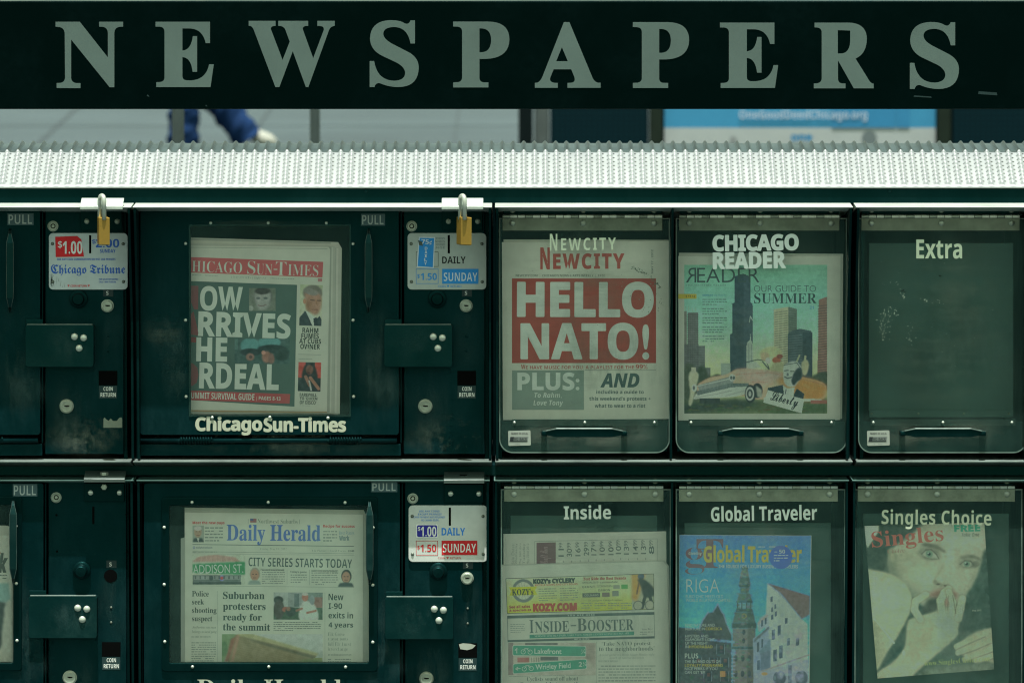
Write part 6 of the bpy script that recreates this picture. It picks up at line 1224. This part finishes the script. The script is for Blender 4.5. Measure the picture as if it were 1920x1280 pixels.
# ================================================================== street behind
def px2d(Y): return -Y / S                     # depth units for a plane Y metres behind the door plane
POLE = surface('grey_pole_steel', (.04, .055, .055), .45, .3, .4, var=.15)
def pole(x, wd, Y, z1, label):
    d = px2d(Y); c = P(x, 240, d); sc_ = (DIST + Y) / F
    m = MB(); n = 20; r_ = wd / 2 * sc_; vs = []
    prof = [(r_ * 2.6, 0), (r_ * 2.6, .015), (r_, .02), (r_, z1 - r_ * .6), (r_ * .75, z1 - r_ * .15), (r_ * .2, z1)]
    for rr, z in prof:
        for i in range(n): a = 2 * math.pi * i / n; vs.append((c[0] + rr * math.cos(a), c[1] + rr * math.sin(a), z))
    fs = [(k * n + i, k * n + (i + 1) % n, (k + 1) * n + (i + 1) % n, (k + 1) * n + i) for k in range(len(prof) - 1) for i in range(n)] + [tuple((len(prof) - 1) * n + i for i in range(n))]
    m.add(vs, fs, POLE); o = m.build('steel_post', smooth=False); tag(o, label, 'post', 'steel posts on the pavement'); return o
pole(334, 23, 5.2, 1.28, 'grey steel post standing before the walking legs in blue trousers')
pole(590.5, 19, 6.4, 1.28, 'thin dark grey post standing alone beyond the shelf, clear of the walker')

# information kiosk with a poster
KY = 13.0; kd = px2d(KY); ks = (DIST + KY) / F
loc = P(1480, 240, kd); loc[2] = 0
r = thing('information_kiosk', 'dark navy street kiosk with perforated side panels round a blue and white poster', 'kiosk', loc)
KD = surface('kiosk_frame_paint', (.001, .004, .005), .4, 0, .1); KO = surface('kiosk_olive_edge', (.008, .014, .01), .5, 0, .1); KG = surface('kiosk_grey_post', (.05, .065, .065), .5, .1, .4)
def perforated():
    m, N, L, out = new_mat('perforated_navy_panel'); b = N.new('ShaderNodeBsdfPrincipled'); b.inputs['Roughness'].default_value = .6; b.inputs['Specular IOR Level'].default_value = .05
    g = N.new('ShaderNodeNewGeometry'); mp = N.new('ShaderNodeMapping'); mp.inputs['Scale'].default_value = (45, 0, 45); L.new(g.outputs['Position'], mp.inputs[0])
    v = N.new('ShaderNodeTexVoronoi'); v.inputs['Randomness'].default_value = 0; v.inputs['Scale'].default_value = 1; L.new(mp.outputs[0], v.inputs['Vector'])
    r_ = ramp(N, L, v.outputs['Distance'], [(.3, (.0003, .004, .006)), (.36, (.001, .012, .017))]); L.new(r_.outputs[0], b.inputs['Base Color']); L.new(b.outputs[0], out.inputs[0]); return m
KP = perforated()
def slab(name, x0, x1, mat, dz=0., z0=.12, z1=2.35, th=.1):
    a, c = P(x0, 240, kd)[0], P(x1, 240, kd)[0]; y0 = KY + dz; m = MB()
    m.add([(a, y0, z0), (c, y0, z0), (c, y0 + th, z0), (a, y0 + th, z0), (a, y0, z1), (c, y0, z1), (c, y0 + th, z1), (a, y0 + th, z1)], [(0, 1, 5, 4), (1, 2, 6, 5), (2, 3, 7, 6), (3, 0, 4, 7), (4, 5, 6, 7), (3, 2, 1, 0)], mat); o = m.build(name, r, bevel=8); return o
slab('corner_post', 972, 999, KD, -.06, 0, 2.5); slab('grey_post', 1002, 1030, KG, .02, 0, 2.4); slab('side_panel', 1032, 1216, KP); slab('edge_strip', 1218, 1243, KO, -.01)
slab('edge_strip', 1757.5, 1783, KO, -.01); slab('side_panel', 1785, 2080, KP); slab('kiosk_base', 1000, 2080, KD, .15, 0, .13, .3); slab('kiosk_roof', 960, 2100, KD, -.15, 2.5, 2.62, .6); slab('poster_backing', 1243.5, 1757, KD, .03, .16, 2.3, .06)
def kin(c): return surface('poster_%02x%02x%02x' % c, np.clip(lin(c) / np.array([1.62, 1.86, 1.74]), .01, .8), .5, 0, .3, var=.04)
PWH, PBL, PBD = kin((170, 190, 186)), kin((56, 150, 190)), kin((46, 138, 182))
m = MB(); zt, zw = 2.25, P(1500, 240, kd)[2]
zs = lambda y: P(1500, y, kd)[2]
def kr(x0, x1, za, zb_, mat, e): a, c = P(x0, 240, kd)[0], P(x1, 240, kd)[0]; y = KY + .03 - .004 * e; m.add([(a, y, za), (c, y, za), (c, y, zb_), (a, y, zb_)], [(0, 1, 2, 3)], mat)
kr(1246, 1755, .2, zs(240.5), PWH, 1); kr(1246, 1755, zs(240.5), 2.25, PBL, 1); kr(1560, 1680, zs(240), 2.1, PBD, 2); kr(1682, 1706, zs(240), 2.1, PBD, 2)
for cx, cy, rr, cc in ((1630, 259, 14, (104, 124, 124)), (1375, 263, 7, (138, 154, 152))):
    m.add([(*P(cx + rr * math.cos(a), cy + rr * math.sin(a), px2d(KY + .03 - .008))[:3],) for a in np.linspace(0, 2 * math.pi, 24, endpoint=False)], [tuple(range(24))], kin(cc))
po = m.build('poster', r, fix=False)
m = MB(); dd = px2d(KY + .018); text(m, 'OneGoodDeedChicago.org', (1386, 206, 1626, 228), kin((176, 208, 224)), dd, 'nb'); m.build('poster_lettering', po, fix=False); m = MB(); text(m, 'one', (1483, 252, 1523, 265), PBD, dd, 'nb', off=.03); m.build('poster_word', po, fix=False)

# the passer-by in blue trousers
YP = 22.6; dp = px2d(YP)
def wp(x, z, dy=0): return Vector((P(x, 240, dp)[0], YP + dy, z))
base = wp(366, 0); person = thing('person', 'person in blue trousers and pale shoes striding past beyond the shelf', 'person', base)
def skin(name, verts, edges, mat, levels=2, root=0):
    me = bpy.data.meshes.new(name); me.from_pydata([v - base for v, _ in verts], edges, []); me.materials.append(mat)
    o = bpy.data.objects.new(name, me); COL.objects.link(o); o.parent = person
    sk = o.modifiers.new('skin', 'SKIN'); sk.use_smooth_shade = True
    for i, (_, q) in enumerate(verts): me.skin_vertices[0].data[i].radius = q if isinstance(q, tuple) else (q, q); me.skin_vertices[0].data[i].use_root = (i == root)
    o.modifiers.new('sub', 'SUBSURF').render_levels = levels; o.modifiers['sub'].levels = levels; return o
SKN = surface('skin', (.24, .15, .11), .5, 0, .4, var=.05); JEAN = surface('blue_denim', (.005, .02, .066), .9, 0, .1, var=.2, bump=.3, bscale=40); SHIRT = surface('grey_shirt', (.17, .18, .19), .9, 0, .1); SHOE = surface('pale_shoe', (.24, .25, .22), .6, 0, .3); HAIR = surface('dark_hair', (.03, .022, .018), .6, 0, .3)
zg = lambda y: P(400, y, dp)[2]
hipx, kx1, kx2 = 372, 347, 396
body = [(wp(hipx, .93), .13), (wp(hipx, 1.1), (.15, .11)), (wp(hipx - 3, 1.32), (.19, .12)), (wp(hipx - 4, 1.45), .085), (wp(hipx - 5, 1.54), .052), (wp(hipx - 9, 1.64), (.075, .09)), (wp(hipx - 9, 1.75), (.07, .085)),
        (wp(hipx + 2, 1.41, -.19), .055), (wp(hipx + 26, 1.13, -.25), .042), (wp(hipx + 12, .9, -.27), .032), (wp(hipx + 2, 1.41, .19), .055), (wp(hipx - 22, 1.14, .25), .042), (wp(hipx - 52, .98, .25), .032)]
skin('body', body, [(0, 1), (1, 2), (2, 3), (3, 4), (4, 5), (5, 6), (3, 7), (7, 8), (8, 9), (3, 10), (10, 11), (11, 12)], SKN)
skin('shirt', [(wp(hipx, .92), .145), (wp(hipx, 1.1), (.165, .125)), (wp(hipx - 3, 1.32), (.205, .135)), (wp(hipx - 4, 1.45), .1), (wp(hipx + 2, 1.41, -.19), .07), (wp(hipx + 20, 1.22, -.235), .06), (wp(hipx + 2, 1.41, .19), .07), (wp(hipx - 15, 1.22, .235), .06)], [(0, 1), (1, 2), (2, 3), (3, 4), (4, 5), (3, 6), (6, 7)], SHIRT)
def limb(mb, pts, mat, n=22, steps=14, wr=.006, flat=1.0):
    """cloth or leather tube through [(pixel x, height, sideways, radius)], creased"""
    P3 = [np.array([P(x, 240, dp)[0], YP + dy, z, r_]) for x, z, dy, r_ in pts]; out = []
    for i in range(len(P3) - 1):
        p0, p1, p2, p3 = P3[max(i - 1, 0)], P3[i], P3[i + 1], P3[min(i + 2, len(P3) - 1)]
        for t in np.linspace(0, 1, steps, endpoint=(i == len(P3) - 2)): out.append(.5 * (2 * p1 + (p2 - p0) * t + (2 * p0 - 5 * p1 + 4 * p2 - p3) * t * t + (3 * p1 - p0 - 3 * p2 + p3) * t ** 3))
    out = np.array(out); vs = []; fs = []
    for k, q in enumerate(out):
        t = out[min(k + 1, len(out) - 1), :3] - out[max(k - 1, 0), :3]; t /= np.linalg.norm(t); u = np.cross(t, [0, 1, 0]); u /= np.linalg.norm(u); v = np.cross(t, u)
        for i in range(n):
            a = 2 * math.pi * i / n; rr = q[3] + wr * (math.sin(k * .9 + 2.2 * math.sin(a)) + .7 * math.sin(k * 1.7 - 3 * a)); vs.append(q[:3] + u * math.cos(a) * rr + v * math.sin(a) * rr * flat)
    m_ = len(out)
    for k in range(m_ - 1):
        for i in range(n): fs.append((k * n + i, k * n + (i + 1) % n, (k + 1) * n + (i + 1) % n, (k + 1) * n + i))
    fs.append(tuple(range(n))); fs.append(tuple((m_ - 1) * n + i for i in range(n))); mb.add(vs, fs, mat)
m = MB(); limb(m, [(hipx, 1.0, 0, .15), (hipx - 4, .84, -.06, .125), (352, .5, -.09, .096), (347, .28, -.09, .092), (345, .055, -.09, .096)], JEAN)
limb(m, [(hipx, 1.0, 0, .15), (hipx + 3, .84, .06, .125), (376, .5, .09, .102), (424, .284, .09, .094), (466, .105, .09, .088)], JEAN); m.build('trousers', person, smooth=True)
for pts in ([(366, .05, -.09, .03), (350, .055, -.09, .045), (325, .045, -.09, .045), (306, .035, -.09, .028)], [(470, .15, .09, .03), (486, .115, .09, .046), (504, .095, .09, .042), (516, .08, .09, .02)]):
    m = MB(); limb(m, pts, SHOE, wr=.001); m.build('shoe', person, smooth=True)
skin('hair', [(wp(hipx - 7, 1.70), (.08, .095)), (wp(hipx - 8, 1.78), (.078, .092))], [(0, 1)], HAIR)
fm = [(wp(hipx - 34, 1.645), .014), (wp(hipx - 37, 1.625), .018)]; skin('nose', fm, [(0, 1)], SKN, 1)
for o in [o for o in bpy.data.objects if o.type == 'MESH' and o.users == 0]: bpy.data.objects.remove(o)
